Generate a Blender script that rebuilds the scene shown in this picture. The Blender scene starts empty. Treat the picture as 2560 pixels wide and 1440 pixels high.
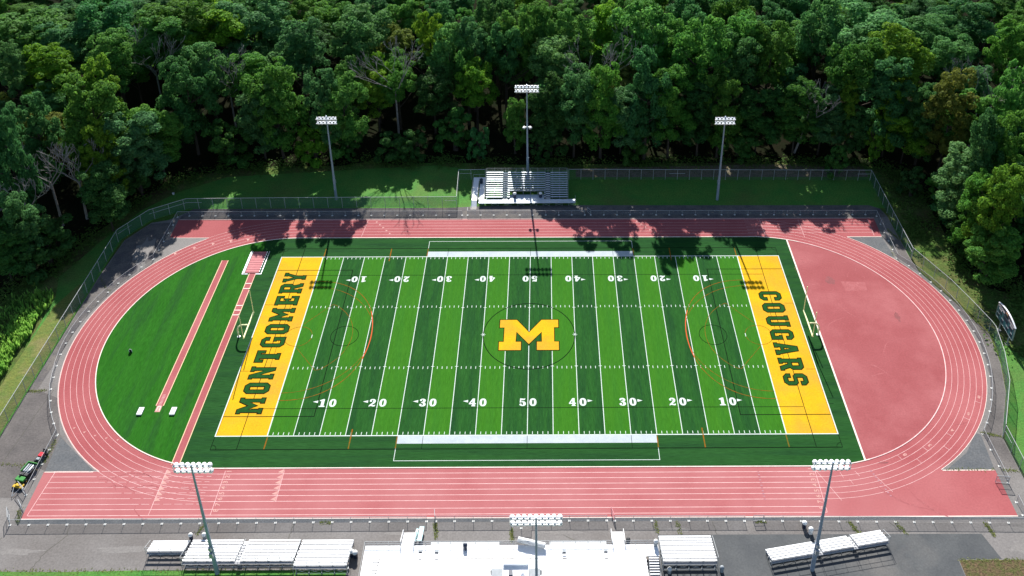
import bpy, math, random
from math import sin, cos, pi, radians, hypot, atan2, sqrt
from mathutils import Vector, Matrix
from mathutils.geometry import tessellate_polygon

random.seed(11)
S = bpy.context.scene
COL = S.collection
# ---------------------------------------------------------------- camera, sky, sun, exposure
def make_camera():
    px, py, pz, yaw, pit, rol, f = 2.9903, -145.0105, 137.5415, -0.0076, 0.47890, 0.0019, 2417.6594
    cy, sy = cos(yaw), sin(yaw)
    fw = Vector((-sy*cos(pit), cy*cos(pit), -sin(pit)))
    r = Vector((cy, sy, 0)); u = r.cross(fw)
    r2 = r*cos(rol) + u*sin(rol); u2 = -r*sin(rol) + u*cos(rol)
    cd = bpy.data.cameras.new('camera'); co = bpy.data.objects.new('camera', cd); COL.objects.link(co)
    m = Matrix((r2, u2, -fw)).transposed().to_4x4(); m.translation = (px, py, pz)
    co.matrix_world = m
    cd.sensor_width = 36; cd.sensor_fit = 'HORIZONTAL'; cd.lens = 36*f/2560
    cd.shift_x = -95.36/2560; cd.shift_y = -576.27/2560
    cd.clip_start = 1; cd.clip_end = 3000
    S.camera = co
make_camera()
SUN = Vector((-2.6, 31.4, 22.9)).normalized()
EL = math.asin(SUN.z); AZ = atan2(SUN.x, SUN.y)
w = bpy.data.worlds.new("World"); S.world = w; w.use_nodes = True
nt = w.node_tree; sk = nt.nodes.new('ShaderNodeTexSky'); sk.sky_type = 'NISHITA'; sk.sun_disc = False
sk.sun_elevation = EL; sk.sun_rotation = AZ; sk.air_density = 1.0; sk.dust_density = 0.6
bg = nt.nodes['Background']; bg.inputs['Strength'].default_value = 0.07
nt.links.new(sk.outputs[0], bg.inputs[0])
sl = bpy.data.lights.new('sun', 'SUN'); sl.energy = 5.0; sl.angle = radians(0.53); sl.color = (1.0, 0.965, 0.91)
so = bpy.data.objects.new('sun', sl); COL.objects.link(so); so.rotation_euler = SUN.to_track_quat('Z', 'Y').to_euler()
so.location = (-20, 200, 180)
S.view_settings.view_transform = 'Standard'; S.view_settings.look = 'None'
S.view_settings.exposure = 0.95; S.view_settings.gamma = 1.0
S.render.resolution_x, S.render.resolution_y = 1024, 576
S.cycles.max_bounces = 6; S.cycles.transparent_max_bounces = 24

# ---------------------------------------------------------------- materials
def pm(name, c1, c2=None, scale=1.0, rough=0.8, spec=0.3, metal=0.0, detail=5, c3=None, scale3=0.1, stretch=None,
       lo=0.35, hi=0.65, bump=0.0, fine=0.0, lo3=0.45, hi3=0.7):
    m = bpy.data.materials.new(name); m.use_nodes = True; n = m.node_tree.nodes; l = m.node_tree.links
    b = n['Principled BSDF']; b.inputs['Roughness'].default_value = rough; b.inputs['Metallic'].default_value = metal
    b.inputs['Specular IOR Level'].default_value = spec
    if c2 is None and c3 is None and not fine:
        b.inputs['Base Color'].default_value = (*c1, 1); return m
    tc = n.new('ShaderNodeTexCoord'); src = tc.outputs['Object']
    if stretch:
        mp = n.new('ShaderNodeMapping'); mp.inputs['Scale'].default_value = stretch; l.new(src, mp.inputs[0]); src = mp.outputs[0]
    def noise(sc, d):
        t = n.new('ShaderNodeTexNoise'); t.inputs['Scale'].default_value = sc; t.inputs['Detail'].default_value = d
        t.inputs['Roughness'].default_value = 0.62; l.new(src, t.inputs['Vector']); return t.outputs['Fac']
    def ramp(s, a, b_):
        r = n.new('ShaderNodeMapRange'); r.inputs[1].default_value = a; r.inputs[2].default_value = b_; l.new(s, r.inputs[0]); return r.outputs[0]
    def mix(fac, A, B):
        x = n.new('ShaderNodeMix'); x.data_type = 'RGBA'; l.new(fac, x.inputs[0])
        for s, v in ((6, A), (7, B)):
            if isinstance(v, tuple): x.inputs[s].default_value = (*v, 1)
            else: l.new(v, x.inputs[s])
        return x.outputs[2]
    col = c1
    if c2: col = mix(ramp(noise(scale, detail), lo, hi), c1, c2)
    if c3: col = mix(ramp(noise(scale3, 4), lo3, hi3), col, c3)
    if fine:
        h = n.new('ShaderNodeHueSaturation')
        r = n.new('ShaderNodeMapRange'); r.inputs[1].default_value = .3; r.inputs[2].default_value = .7
        r.inputs[3].default_value = 1-fine; r.inputs[4].default_value = 1+fine
        l.new(noise(3.1, 6), r.inputs[0]); l.new(r.outputs[0], h.inputs['Value'])
        if isinstance(col, tuple): h.inputs['Color'].default_value = (*col, 1)
        else: l.new(col, h.inputs['Color'])
        col = h.outputs[0]
    if isinstance(col, tuple): b.inputs['Base Color'].default_value = (*col, 1)
    else: l.new(col, b.inputs['Base Color'])
    if bump:
        bp = n.new('ShaderNodeBump'); bp.inputs['Strength'].default_value = bump; bp.inputs['Distance'].default_value = 0.3
        l.new(noise(scale*2.5, 6), bp.inputs['Height']); l.new(bp.outputs[0], b.inputs['Normal'])
    return m

def leafmat():
    m = bpy.data.materials.new('leaf'); m.use_nodes = True; n = m.node_tree.nodes; l = m.node_tree.links
    n.remove(n['Principled BSDF']); out = n['Material Output']
    oi = n.new('ShaderNodeObjectInfo'); g = n.new('ShaderNodeNewGeometry')
    h = n.new('ShaderNodeHueSaturation'); l.new(oi.outputs['Color'], h.inputs['Color'])
    r = n.new('ShaderNodeMapRange'); r.inputs[3].default_value = .72; r.inputs[4].default_value = 1.3
    l.new(g.outputs['Random Per Island'], r.inputs[0]); l.new(r.outputs[0], h.inputs['Value'])
    r2 = n.new('ShaderNodeMapRange'); r2.inputs[3].default_value = .47; r2.inputs[4].default_value = .515
    tc = n.new('ShaderNodeTexCoord'); t = n.new('ShaderNodeTexNoise'); t.inputs['Scale'].default_value = .35
    l.new(tc.outputs['Object'], t.inputs['Vector']); l.new(t.outputs['Fac'], r2.inputs[0]); l.new(r2.outputs[0], h.inputs['Hue'])
    p = n.new('ShaderNodeBsdfPrincipled'); p.inputs['Roughness'].default_value = .75; p.inputs['Specular IOR Level'].default_value = .12
    l.new(h.outputs[0], p.inputs['Base Color'])
    tr = n.new('ShaderNodeBsdfTranslucent'); hm = n.new('ShaderNodeHueSaturation'); hm.inputs['Value'].default_value = 1.3
    hm.inputs['Hue'].default_value = .485; l.new(h.outputs[0], hm.inputs['Color']); l.new(hm.outputs[0], tr.inputs['Color'])
    mx = n.new('ShaderNodeMixShader'); mx.inputs[0].default_value = .42
    l.new(p.outputs[0], mx.inputs[1]); l.new(tr.outputs[0], mx.inputs[2]); l.new(mx.outputs[0], out.inputs['Surface'])
    return m

def meshmat(name, col, fac):
    m = bpy.data.materials.new(name); m.use_nodes = True; n = m.node_tree.nodes; l = m.node_tree.links
    p = n['Principled BSDF']; p.inputs['Base Color'].default_value = (*col, 1); p.inputs['Roughness'].default_value = .5
    t = n.new('ShaderNodeBsdfTransparent'); mx = n.new('ShaderNodeMixShader'); mx.inputs[0].default_value = fac
    l.new(t.outputs[0], mx.inputs[1]); l.new(p.outputs[0], mx.inputs[2]); l.new(mx.outputs[0], n['Material Output'].inputs['Surface'])
    return m

M = {}
M['grass'] = pm('meadow', (.050, .135, .022), (.115, .125, .042), .25, .95, .03, c3=(.070, .058, .028), scale3=.09, bump=.5, fine=.45)
M['lawn'] = pm('lawn', (.050, .180, .030), (.085, .195, .034), .2, .9, .15, c3=(.10, .13, .035), scale3=.07, fine=.35, bump=.4, lo3=.5, hi3=.8)
M['drygrass'] = pm('dry_grass', (.14, .16, .035), (.09, .14, .03), .5, .9, .15, fine=.35, bump=.5, c3=(.19, .16, .07), scale3=.2)
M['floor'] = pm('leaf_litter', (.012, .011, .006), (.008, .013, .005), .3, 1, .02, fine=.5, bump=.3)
M['asphalt'] = pm('old_asphalt', (.150, .140, .134), (.185, .172, .165), .16, .82, .35, c3=(.125, .112, .105), scale3=.055, fine=.22)
M['asphaltdark'] = pm('dark_asphalt', (.050, .055, .060), (.072, .077, .080), .22, .8, .4, c3=(.115, .110, .105), scale3=.07, fine=.2, lo3=.52, hi3=.72)
M['asphaltblue'] = pm('apron_asphalt', (.085, .092, .100), (.115, .118, .122), .5, .85, .2, fine=.25)
M['asphaltfar'] = pm('asphalt_painted_shade', (.085, .080, .084), (.115, .105, .100), .5, .85, .2, fine=.3, c3=(.15, .135, .12), scale3=.25)  # asphalt darkened so the tree shade is in its colour
M['asphaltbrown'] = pm('worn_brown_asphalt', (.088, .080, .078), (.118, .106, .102), .3, .85, .2, c3=(.145, .132, .125), scale3=.12, fine=.25)
M['scuff'] = pm('rubber_scuff', (.350, .113, .117), (.32, .095, .099), .8, .85, .1, fine=.2, lo=.4, hi=.55)
M['scuffdark'] = pm('rubber_stain', (.20, .075, .075), (.27, .08, .085), .8, .85, .1, fine=.2)
M['concrete'] = pm('concrete', (.34, .33, .31), (.28, .27, .26), 1.0, .85, .3, fine=.15)
M['mulch'] = pm('mulch', (.13, .085, .055), (.08, .09, .03), 1.2, 1, .1, fine=.5, bump=.8)
M['soil'] = pm('soil', (.17, .135, .10), (.10, .095, .05), .8, 1, .1, fine=.5)
M['track'] = pm('track_rubber', (.300, .074, .079), (.335, .094, .098), .09, .85, .10, c3=(.375, .120, .123), scale3=.035, fine=.12, lo3=.5, hi3=.75)
M['dzone'] = pm('dzone_rubber', (.270, .068, .072), (.300, .083, .088), .10, .85, .10, c3=(.340, .107, .111), scale3=.07, fine=.12, lo3=.46, hi3=.66)
M['turf'] = pm('turf_dark', (.0135, .061, .0135), (.0195, .078, .018), .5, .9, .04, stretch=(.16, 2.6, 1), fine=.34, c3=(.010, .044, .014), scale3=.25)
M['turfd'] = pm('turf_dark_band', (.0130, .068, .0120), (.0190, .087, .0155), .7, .9, .04, stretch=(2.6, .22, 1), fine=.30, c3=(.010, .050, .014), scale3=.25)
M['turfl'] = pm('turf_light_band', (.029, .130, .0085), (.037, .150, .0115), .7, .9, .04, stretch=(2.6, .22, 1), fine=.20, c3=(.028, .130, .012), scale3=.2)
M['turfb'] = pm('turf_bright', (.0150, .095, .0070), (.021, .114, .010), .35, .9, .04, stretch=(2.6, .25, 1), fine=.30, c3=(.014, .062, .014), scale3=.16, lo3=.48, hi3=.72)
M['yellow'] = pm('turf_yellow', (.64, .375, .010), (.58, .315, .012), .22, .9, .05, c3=(.50, .27, .03), scale3=.10, fine=.12)
M['yellowl'] = pm('line_yellow', (.62, .50, .10))
M['white'] = pm('turf_white', (.60, .66, .62), (.50, .56, .54), 1.5, .9, .05)
M['whitebar'] = pm('turf_white_bar', (.42, .47, .50), (.36, .41, .44), .6, .8, .2, fine=.08)
M['black'] = pm('turf_black', (.005, .012, .006), None, 1, .95, .02)
M['letterdk'] = pm('letter_edge', (.018, .010, .004), None, 1, .95, .02)
M['lettergn'] = pm('letter_green', (.012, .062, .014), (.018, .078, .018), .6, .95, .02, fine=.15)
M['orange'] = pm('line_orange', (.24, .085, .010), (.12, .10, .015), .8, .95, .03, lo=.45, hi=.6)
M['orangered'] = pm('line_red', (.62, .06, .012))
M['lane'] = pm('lane_paint', (.78, .55, .53), (.64, .38, .37), .8, .7, .3)
M['edge'] = pm('edge_paint', (.78, .70, .62), (.70, .55, .49), 1.2, .7, .3)
M['tan'] = pm('tan_paint', (.52, .28, .24), (.43, .19, .18), 2, .7, .3)
M['bluefaint'] = pm('worn_blue_paint', (.32, .17, .21), (.38, .13, .14), 2, .7, .3)
M['alu'] = pm('aluminium', (.60, .66, .72), None, 1, .55, .4, metal=.25, fine=.08)
M['foot'] = pm('foot_plank_shade_grey', (.26, .265, .28), None, 1, .6, .4)  # grey base puts the shadow lines between seat rows into the planks
M['footshade'] = pm('foot_plank_shade_teal', (.07, .11, .14), None, 1, .8, .1)  # dark teal base holds the shade the seats cast on these planks
M['aluw'] = pm('bright_aluminium', (.90, .91, .92), None, 1, .5, .5, fine=.03)
M['steel'] = pm('galvanised_steel', (.42, .45, .48), (.36, .39, .42), 2, .45, .5, metal=.5)
M['pole'] = pm('pole_steel', (.27, .34, .44), (.33, .40, .50), .6, .5, .5, metal=.3)
M['lampw'] = pm('lamp_housing', (.84, .86, .88), None, 1, .35, .5, fine=.03)
M['lampf'] = pm('lamp_lens', (.55, .58, .62), None, 1, .15, .8)
M['rail'] = pm('fence_rail', (.42, .44, .45), None, 1, .6, .3)
M['railg'] = pm('fence_post_green', (.10, .17, .15), None, 1, .5, .4)
M['chainhi'] = meshmat('tall_chain_link', (.22, .25, .27), .09)
M['chain'] = meshmat('chain_link', (.16, .20, .25), .26)
M['windscreen'] = meshmat('green_windscreen', (.05, .15, .11), .42)
M['post'] = pm('post', (.36, .38, .39), None, 1, .6, .3)
M['pad'] = pm('post_footing', (.72, .71, .68), (.6, .6, .56), 3)
M['goal'] = pm('goal_paint', (.90, .92, .50), None, 1, .4, .5)
M['bark'] = pm('bark', (.075, .060, .048), (.05, .042, .035), 2, .95, .1, bump=.5)
M['deadwood'] = pm('dead_wood', (.32, .30, .29), (.22, .20, .19), 1.5, .9, .1)
M['leaf'] = leafmat()
M['dark'] = pm('dark_plastic', (.015, .016, .02), None, 1, .5, .5)
M['blackrub'] = pm('rubber', (.02, .02, .022), None, 1, .7, .3)
M['mdgreen'] = pm('machine_green', (.03, .22, .03), None, 1, .4, .5)
M['mdyel'] = pm('machine_yellow', (.62, .38, .015), None, 1, .4, .5)
M['mdred'] = pm('machine_red', (.55, .015, .03), None, 1, .35, .5)
M['grey'] = pm('grey_panel', (.30, .33, .36), (.24, .27, .29), 2, .6, .4)
M['dullw'] = pm('white_cover', (.74, .75, .74), (.68, .69, .69), 2, .6, .3)
M['aqua'] = pm('aqua_board', (.38, .62, .64), (.46, .66, .68), 2, .5, .4)
M['navy'] = pm('navy_panel', (.008, .02, .05), None, 1, .4, .5)
M['sbgreen'] = pm('scoreboard_green', (.03, .13, .15), None, 1, .45, .5)
M['sborange'] = pm('scoreboard_orange', (.75, .36, .16), None, 1, .5, .4)
M['glass'] = pm('dark_glass', (.02, .03, .05), None, 1, .1, .6)
M['mat'] = pm('pit_cover', (.48, .16, .17), (.42, .12, .13), 1, .7, .3, fine=.1)
M['pink'] = pm('faded_red', (.62, .22, .25), None, 1, .5, .4)
M['yedge'] = pm('runway_edge', (.62, .52, .26), (.66, .36, .28), .7, .7, .3)
M['weed'] = pm('weed', (.20, .21, .07), (.12, .16, .04), 2, .9, .1)
M['crack'] = pm('crack', (.05, .047, .043), (.08, .08, .05), 1)
M['stain'] = pm('pale_stain', (.195, .182, .172), (.18, .168, .16), .6, .85, .3, fine=.2)

# ---------------------------------------------------------------- mesh helpers
def near_tint(mname, col, y0, y1, fac):  # mixes a second tone into the base colour along y, broken by noise
    m = M[mname]; n = m.node_tree.nodes; l = m.node_tree.links; b = n['Principled BSDF']; src = b.inputs['Base Color'].links[0].from_socket
    tc = n.new('ShaderNodeTexCoord'); sp = n.new('ShaderNodeSeparateXYZ'); l.new(tc.outputs['Object'], sp.inputs[0])
    r = n.new('ShaderNodeMapRange'); r.inputs[1].default_value = y0; r.inputs[2].default_value = y1; r.inputs[3].default_value = 0; r.inputs[4].default_value = fac; l.new(sp.outputs[1], r.inputs[0])
    r2 = n.new('ShaderNodeMapRange'); r2.inputs[1].default_value = 76; r2.inputs[2].default_value = 52; l.new(sp.outputs[0], r2.inputs[0])
    t = n.new('ShaderNodeTexNoise'); t.inputs['Scale'].default_value = .12; l.new(tc.outputs['Object'], t.inputs['Vector'])
    r3 = n.new('ShaderNodeMapRange'); r3.inputs[1].default_value = .3; r3.inputs[2].default_value = .65; r3.inputs[3].default_value = .35; l.new(t.outputs['Fac'], r3.inputs[0])
    a = n.new('ShaderNodeMath'); a.operation = 'MULTIPLY'; l.new(r.outputs[0], a.inputs[0]); l.new(r2.outputs[0], a.inputs[1])
    a2 = n.new('ShaderNodeMath'); a2.operation = 'MULTIPLY'; l.new(a.outputs[0], a2.inputs[0]); l.new(r3.outputs[0], a2.inputs[1])
    x = n.new('ShaderNodeMix'); x.data_type = 'RGBA'; l.new(a2.outputs[0], x.inputs[0]); l.new(src, x.inputs[6]); x.inputs[7].default_value = (*col, 1); l.new(x.outputs[2], b.inputs['Base Color'])
near_tint('track', (.390, .145, .148), -29.5, -32.5, .85)
# ---------------------------------------------------------------- mesh helpers
class MB:
    def __init__(s): s.v = []; s.f = []
    def add(s, vs, fs):
        b = len(s.v); s.v += [tuple(v) for v in vs]; s.f += [tuple(b+i for i in f) for f in fs]; return s
    def box(s, x0, x1, y0, y1, z0, z1, rz=0, c=None):
        vs = [(x, y, z) for z in (z0, z1) for x, y in ((x0, y0), (x1, y0), (x1, y1), (x0, y1))]
        if rz:
            cx, cy = c or ((x0+x1)/2, (y0+y1)/2)
            vs = [(cx+(x-cx)*cos(rz)-(y-cy)*sin(rz), cy+(x-cx)*sin(rz)+(y-cy)*cos(rz), z) for x, y, z in vs]
        return s.add(vs, [(0, 3, 2, 1), (4, 5, 6, 7), (0, 1, 5, 4), (1, 2, 6, 5), (2, 3, 7, 6), (3, 0, 4, 7)])
    def tube(s, p, q, r0, r1=None, n=6, caps=True):
        p, q = Vector(p), Vector(q); r1 = r0 if r1 is None else r1; d = (q-p)
        if d.length < 1e-6: return s
        d.normalize(); a = Vector((0, 0, 1)) if abs(d.z) < .9 else Vector((1, 0, 0)); u = d.cross(a).normalized(); v = d.cross(u)
        vs = [p+(u*cos(2*pi*i/n)+v*sin(2*pi*i/n))*r0 for i in range(n)]+[q+(u*cos(2*pi*i/n)+v*sin(2*pi*i/n))*r1 for i in range(n)]
        fs = [(i, n+i, n+(i+1) % n, (i+1) % n) for i in range(n)]
        if caps: fs += [tuple(range(n)), tuple(range(2*n-1, n-1, -1))]
        return s.add(vs, fs)
    def path(s, pts, r, n=8):
        for a, b in zip(pts, pts[1:]): s.tube(a, b, r, r, n)
        return s
    def lathe(s, c, prof, n=14, axis=None):
        ax = Vector(axis).normalized() if axis is not None else Vector((0, 0, 1))
        a = Vector((0, 0, 1)) if abs(ax.z) < .9 else Vector((1, 0, 0)); u = ax.cross(a).normalized(); v = ax.cross(u); c = Vector(c)
        vs = []; fs = []
        for r, h in prof:
            for i in range(n): vs.append(c+ax*h+(u*cos(2*pi*i/n)+v*sin(2*pi*i/n))*r)
        for k in range(len(prof)-1):
            for i in range(n): fs.append((k*n+i, (k+1)*n+i, (k+1)*n+(i+1) % n, k*n+(i+1) % n))
        fs += [tuple(range(n)), tuple(range(len(prof)*n-1, (len(prof)-1)*n-1, -1))]
        return s.add(vs, fs)
    def poly(s, loops, z):
        if isinstance(loops[0][0], (int, float)): loops = [loops]
        tri = tessellate_polygon([[Vector((x, y, 0)) for x, y in L] for L in loops])
        flat = [(x, y, z) for L in loops for x, y in L]; fs = []
        for t in tri:
            a, b, c = (flat[i] for i in t)
            fs.append(t if (b[0]-a[0])*(c[1]-a[1])-(b[1]-a[1])*(c[0]-a[0]) > 0 else t[::-1])
        return s.add(flat, fs)
    def rect(s, x0, x1, y0, y1, z): return s.add([(x0, y0, z), (x1, y0, z), (x1, y1, z), (x0, y1, z)], [(0, 1, 2, 3)])
    def ribbon(s, pts, wd, z, closed=False, h=0.0):
        n = len(pts); L = []; R = []
        for i in range(n):
            if closed: a, b = pts[i-1], pts[(i+1) % n]
            else: a, b = pts[max(0, i-1)], pts[min(n-1, i+1)]
            c = pts[i]; d1 = Vector((c[0]-a[0], c[1]-a[1])); d2 = Vector((b[0]-c[0], b[1]-c[1]))
            if d1.length < 1e-9: d1 = d2
            if d2.length < 1e-9: d2 = d1
            d1.normalize(); d2.normalize(); t = (d1+d2)
            t = t.normalized() if t.length > 1e-6 else d1
            k = wd/2/max(.3, abs(t.dot(d1))); nx, ny = -t.y*k, t.x*k
            L.append((c[0]+nx, c[1]+ny)); R.append((c[0]-nx, c[1]-ny))
        m = n if closed else n-1
        if not h:
            s.add([(x, y, z) for x, y in L+R], [(i, n+i, n+(i+1) % n, (i+1) % n) for i in range(m)])
        else:
            s.add([(x, y, z) for x, y in L+R]+[(x, y, z+h) for x, y in L+R],
                  [(2*n+i, 3*n+i, 3*n+(i+1) % n, 2*n+(i+1) % n) for i in range(m)] +
                  [(i, 2*n+i, 2*n+(i+1) % n, (i+1) % n) for i in range(m)] + [(n+i, n+(i+1) % n, 3*n+(i+1) % n, 3*n+i) for i in range(m)])
        return s
    def build(s, name, mat, parent=None, smooth=False, loc=None):
        me = bpy.data.meshes.new(name); me.from_pydata(s.v, [], s.f); me.update()
        if smooth:
            for p in me.polygons: p.use_smooth = True
        me.materials.append(M[mat] if isinstance(mat, str) else mat)
        o = bpy.data.objects.new(name, me); COL.objects.link(o)
        if parent: o.parent = parent
        if loc: o.location = loc
        return o
def tag(o, label=None, cat=None, group=None, kind=None):
    for k, v in (('label', label), ('category', cat), ('group', group), ('kind', kind)):
        if v: o[k] = v
    return o
def empty(name, loc, rz=0, label=None, cat=None, group=None):
    o = bpy.data.objects.new(name, None); COL.objects.link(o); o.location = loc; o.rotation_euler = (0, 0, rz); o.empty_display_size = .3
    return tag(o, label, cat, group)
def link(mesh_obj, name, parent, loc=(0, 0, 0), rot=None):
    c = bpy.data.objects.new(name, mesh_obj.data if hasattr(mesh_obj, 'data') else mesh_obj); COL.objects.link(c); c.parent = parent; c.location = loc
    if rot: c.rotation_euler = rot
    return c
def copy_tree(o, parent=None):
    c = o.copy(); COL.objects.link(c)
    if parent: c.parent = parent
    for ch in list(o.children): copy_tree(ch, c)
    return c
def struct(o): o['kind'] = 'structure'; return o
def arc(cx, cy, r, a0, a1, n, ry=None):
    ry = ry or r
    return [(cx+r*cos(radians(a0+(a1-a0)*i/n)), cy+ry*sin(radians(a0+(a1-a0)*i/n))) for i in range(n+1)]
def offset(pts, d):
    # inward offset (miter) of a polygon; positive d shrinks a counter-clockwise loop
    n = len(pts); A = sum(pts[i][0]*pts[(i+1) % n][1]-pts[(i+1) % n][0]*pts[i][1] for i in range(n)); sg = 1 if A > 0 else -1
    out = []
    for i in range(n):
        a, b, c = Vector(pts[i-1]), Vector(pts[i]), Vector(pts[(i+1) % n])
        d1 = (b-a).normalized(); d2 = (c-b).normalized(); n1 = Vector((-d1.y, d1.x))*sg; n2 = Vector((-d2.y, d2.x))*sg
        t = n1+n2; k = 1/max(.35, (1+n1.dot(n2))); p = b+t*k*d; out.append((p.x, p.y))
    return out

# ---------------------------------------------------------------- ground and paved sheets
g = struct(MB().rect(-1200, 1200, -700, 1200, -.06).build('ground', 'grass'))
EDGE = [(-111,-75),(-109.5,9.7),(-108.1,17.1),(-103.5,18.4),(-101.3,29.3),(-96.3,39.6),(-92.3,49.2),(-87.2,54.3),(-77.6,58.7),(-63.9,60.4),(-48.7,60.3),(-41.0,62.7),(-33.6,60.8),(-23.5,62.1),(-3.1,60.7),(17.3,61.0),(58.3,61.7),(83.5,60.3),(92.9,57.9),(94.7,48.4),(94.9,35.7),(94.1,21.5),(97.3,13.6),(108,8.7),(118,-75)]
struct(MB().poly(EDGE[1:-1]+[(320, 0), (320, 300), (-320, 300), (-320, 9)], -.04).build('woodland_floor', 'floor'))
lawn = [(-81.3, 42), (84.3, 42), (84.2, 59.5), (60, 60.5), (20, 58.6), (-3, 58.2), (-14, 58.5), (-24, 60.6), (-42, 59), (-76, 55.5), (-86, 49), (-92, 42), (-97, 30), (-101, 18), (-99, 12), (-97.3, -20), (-97.0, -75), (-92, -75), (-92.5, 18), (-92.5, 31), (-88, 38)]
struct(MB().poly(lawn, -.02).build('lawn', 'lawn'))
struct(MB().poly([(-98.6, -75), (-93, -75), (-93, 12), (-95.6, 16), (-98.0, 9), (-98.3, -12)], -.012).build('mown_grass_verge', 'drygrass'))
struct(MB().poly([(84.4, 19.5), (86.7, 13.6), (89, 9), (90.4, 5.5), (92.7, 9.5), (91.2, 13.2), (86.6, 19.8), (84.3, 25)], -.006).build('grass_wedge', 'drygrass'))
struct(MB().poly([(84, -75), (84, -25.5), (87, -20), (90, -12.5), (92, -4), (92.1, -1), (96, -7), (101, -14), (112, -26), (118, -75)], -.012).build('mown_grass_bank', 'lawn'))
asph = [(-92.8, -75), (83.5, -75), (83.6, -25.3), (88.6, -15), (90.6, -7.9), (91.7, 0), (90.0, 4.5), (88.3, 9.2), (86.2, 14), (84.2, 19), (83.8, 23.3), (83.6, 38.5), (82.8, 41.6), (80.5, 43), (30, 43.2), (-6, 43.4), (-20, 42.4), (-80, 42.2), (-82.5, 39.5), (-84.5, 38), (-88, 37), (-91.8, 30.5), (-92.5, 18)]
struct(MB().poly(asph, 0).build('asphalt', 'asphalt'))
far = [(-82, 38.3), (81.5, 38.3), (83.4, 38.5), (82.8, 41.7), (80.5, 43.1), (30, 43.3), (-6, 43.5), (-20, 42.5), (-80, 42.3), (-81.8, 40.0)]
struct(MB().poly(far, .004).build('far_walkway', 'asphaltfar'))
struct(MB().poly([(-92.4, -13.8), (-91, -13.8), (-90.6, -2), (-90.6, 5), (-88, 14), (-83, 24), (-82.5, 33), (-82.6, 37.2), (-88, 36.6), (-91.6, 30.4), (-92.3, 18)], .004).build('corner_asphalt_shade', 'asphaltfar'))  # sheet paints the corner's tree shade as a darker asphalt
struct(MB().poly([(20.9, -44.1), (72.3, -44.2), (73.7, -48.55), (66.9, -48.6), (67.4, -75), (20.9, -75)], .004).build('dark_pavement', 'asphaltdark'))
struct(MB().poly([(-92.7, -36.5), (-84.0, -36.8), (-82.6, -31.0), (-81.4, -31.6), (-77.4, -28.6), (-82.3, -23.8), (-86.5, -15.5), (-90.2, -13.9), (-92.4, -13.9)], .0035).build('side_asphalt', 'asphaltbrown'))
struct(MB().poly([(83.5, -32.0), (81.0, -31.5), (80.4, -25.0), (84, -19.4), (87.3, -11), (88.9, -2), (88.6, 4.9), (87.4, 11), (84.2, 18.5), (81.2, 23.5), (81.3, 30), (83.5, 30), (83.7, 23.3), (84.1, 19), (86.1, 14), (88.2, 9.2), (89.9, 4.5), (91.6, 0), (90.5, -7.9), (88.5, -15), (83.5, -25.3)], .0035).build('side_asphalt', 'asphaltbrown'))
struct(MB().rect(-81.3, 80.5, -41.65, -40.9, .004).build('track_apron', 'asphaltblue'))
struct(MB().poly([(71.4, -32.0), (79.4, -32.0), (80.0, -24.8), (79.2, -24.4), (76, -28.6)], .004).build('corner_apron', 'asphaltblue'))
struct(MB().poly([(71.6, 30.9), (79.9, 30.9), (80.5, 23.8), (79, 24.4), (76, 27.6)], .004).build('corner_apron', 'asphaltblue'))
struct(MB().poly([(-81.4, -31.5), (-73.3, -31.5), (-77.6, -28), (-82.0, -24.4)], .004).build('corner_apron', 'asphaltblue'))
struct(MB().poly([(67.0, -48.7), (140, -48.7), (140, -75), (67.4, -75)], .008).build('mulch_bed', 'mulch'))
struct(MB().poly([(-92.8, -49.7), (-70, -49.9), (-58, -49.7), (-27.2, -49.9), (-27.2, -75), (-92.8, -75)], .008).build('front_lawn', 'lawn'))
struct(MB().poly([(11, 55.2), (84, 55), (84, 59.5), (60, 60.8), (11, 58.9)], -.014).build('bare_soil_strip', 'soil'))
# cracks, stains and weedy joints in the pavement
cr = MB()
def crack(pts, wd=.07):
    P = [pts[0]]
    for a, b in zip(pts, pts[1:]):
        for k in range(1, 9):
            t = k/8; P.append((a[0]+(b[0]-a[0])*t+random.uniform(-.12, .12)*(k < 8), a[1]+(b[1]-a[1])*t+random.uniform(-.12, .12)*(k < 8)))
    cr.ribbon(P, wd, .0115)
for p in ([(-92, -30.0), (-84.8, -30.4)], [(-72.8, -41.9), (-72.4, -43.8), (-74.5, -46.5), (-75.5, -49.6)], [(-82.5, -44), (-84, -49)],
          [(-37.1, -41.8), (-37.3, -45)], [(6, -44), (9, -45.8)], [(-1.9, -44), (-1.5, -47)], [(30, -41.8), (30.3, -44)], [(58.3, -42), (59.6, -44)], [(-88, -13.6), (-89.5, -30)]):
    crack(p)
struct(cr.build('pavement_cracks', 'crack'))
wd = MB()
def tufts(a, b, n, sp=.18, hh=.12):
    for i in range(n):
        t = random.random(); x = a[0]+(b[0]-a[0])*t+random.gauss(0, sp); y = a[1]+(b[1]-a[1])*t+random.gauss(0, sp)
        for k in range(3):
            an = random.uniform(0, 2*pi); r = random.uniform(.05, .16)
            wd.add([(x-r*sin(an)*.5, y+r*cos(an)*.5, .013), (x+r*sin(an)*.5, y-r*cos(an)*.5, .013), (x+r*cos(an), y+r*sin(an), random.uniform(.04, hh))], [(0, 1, 2)])
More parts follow.
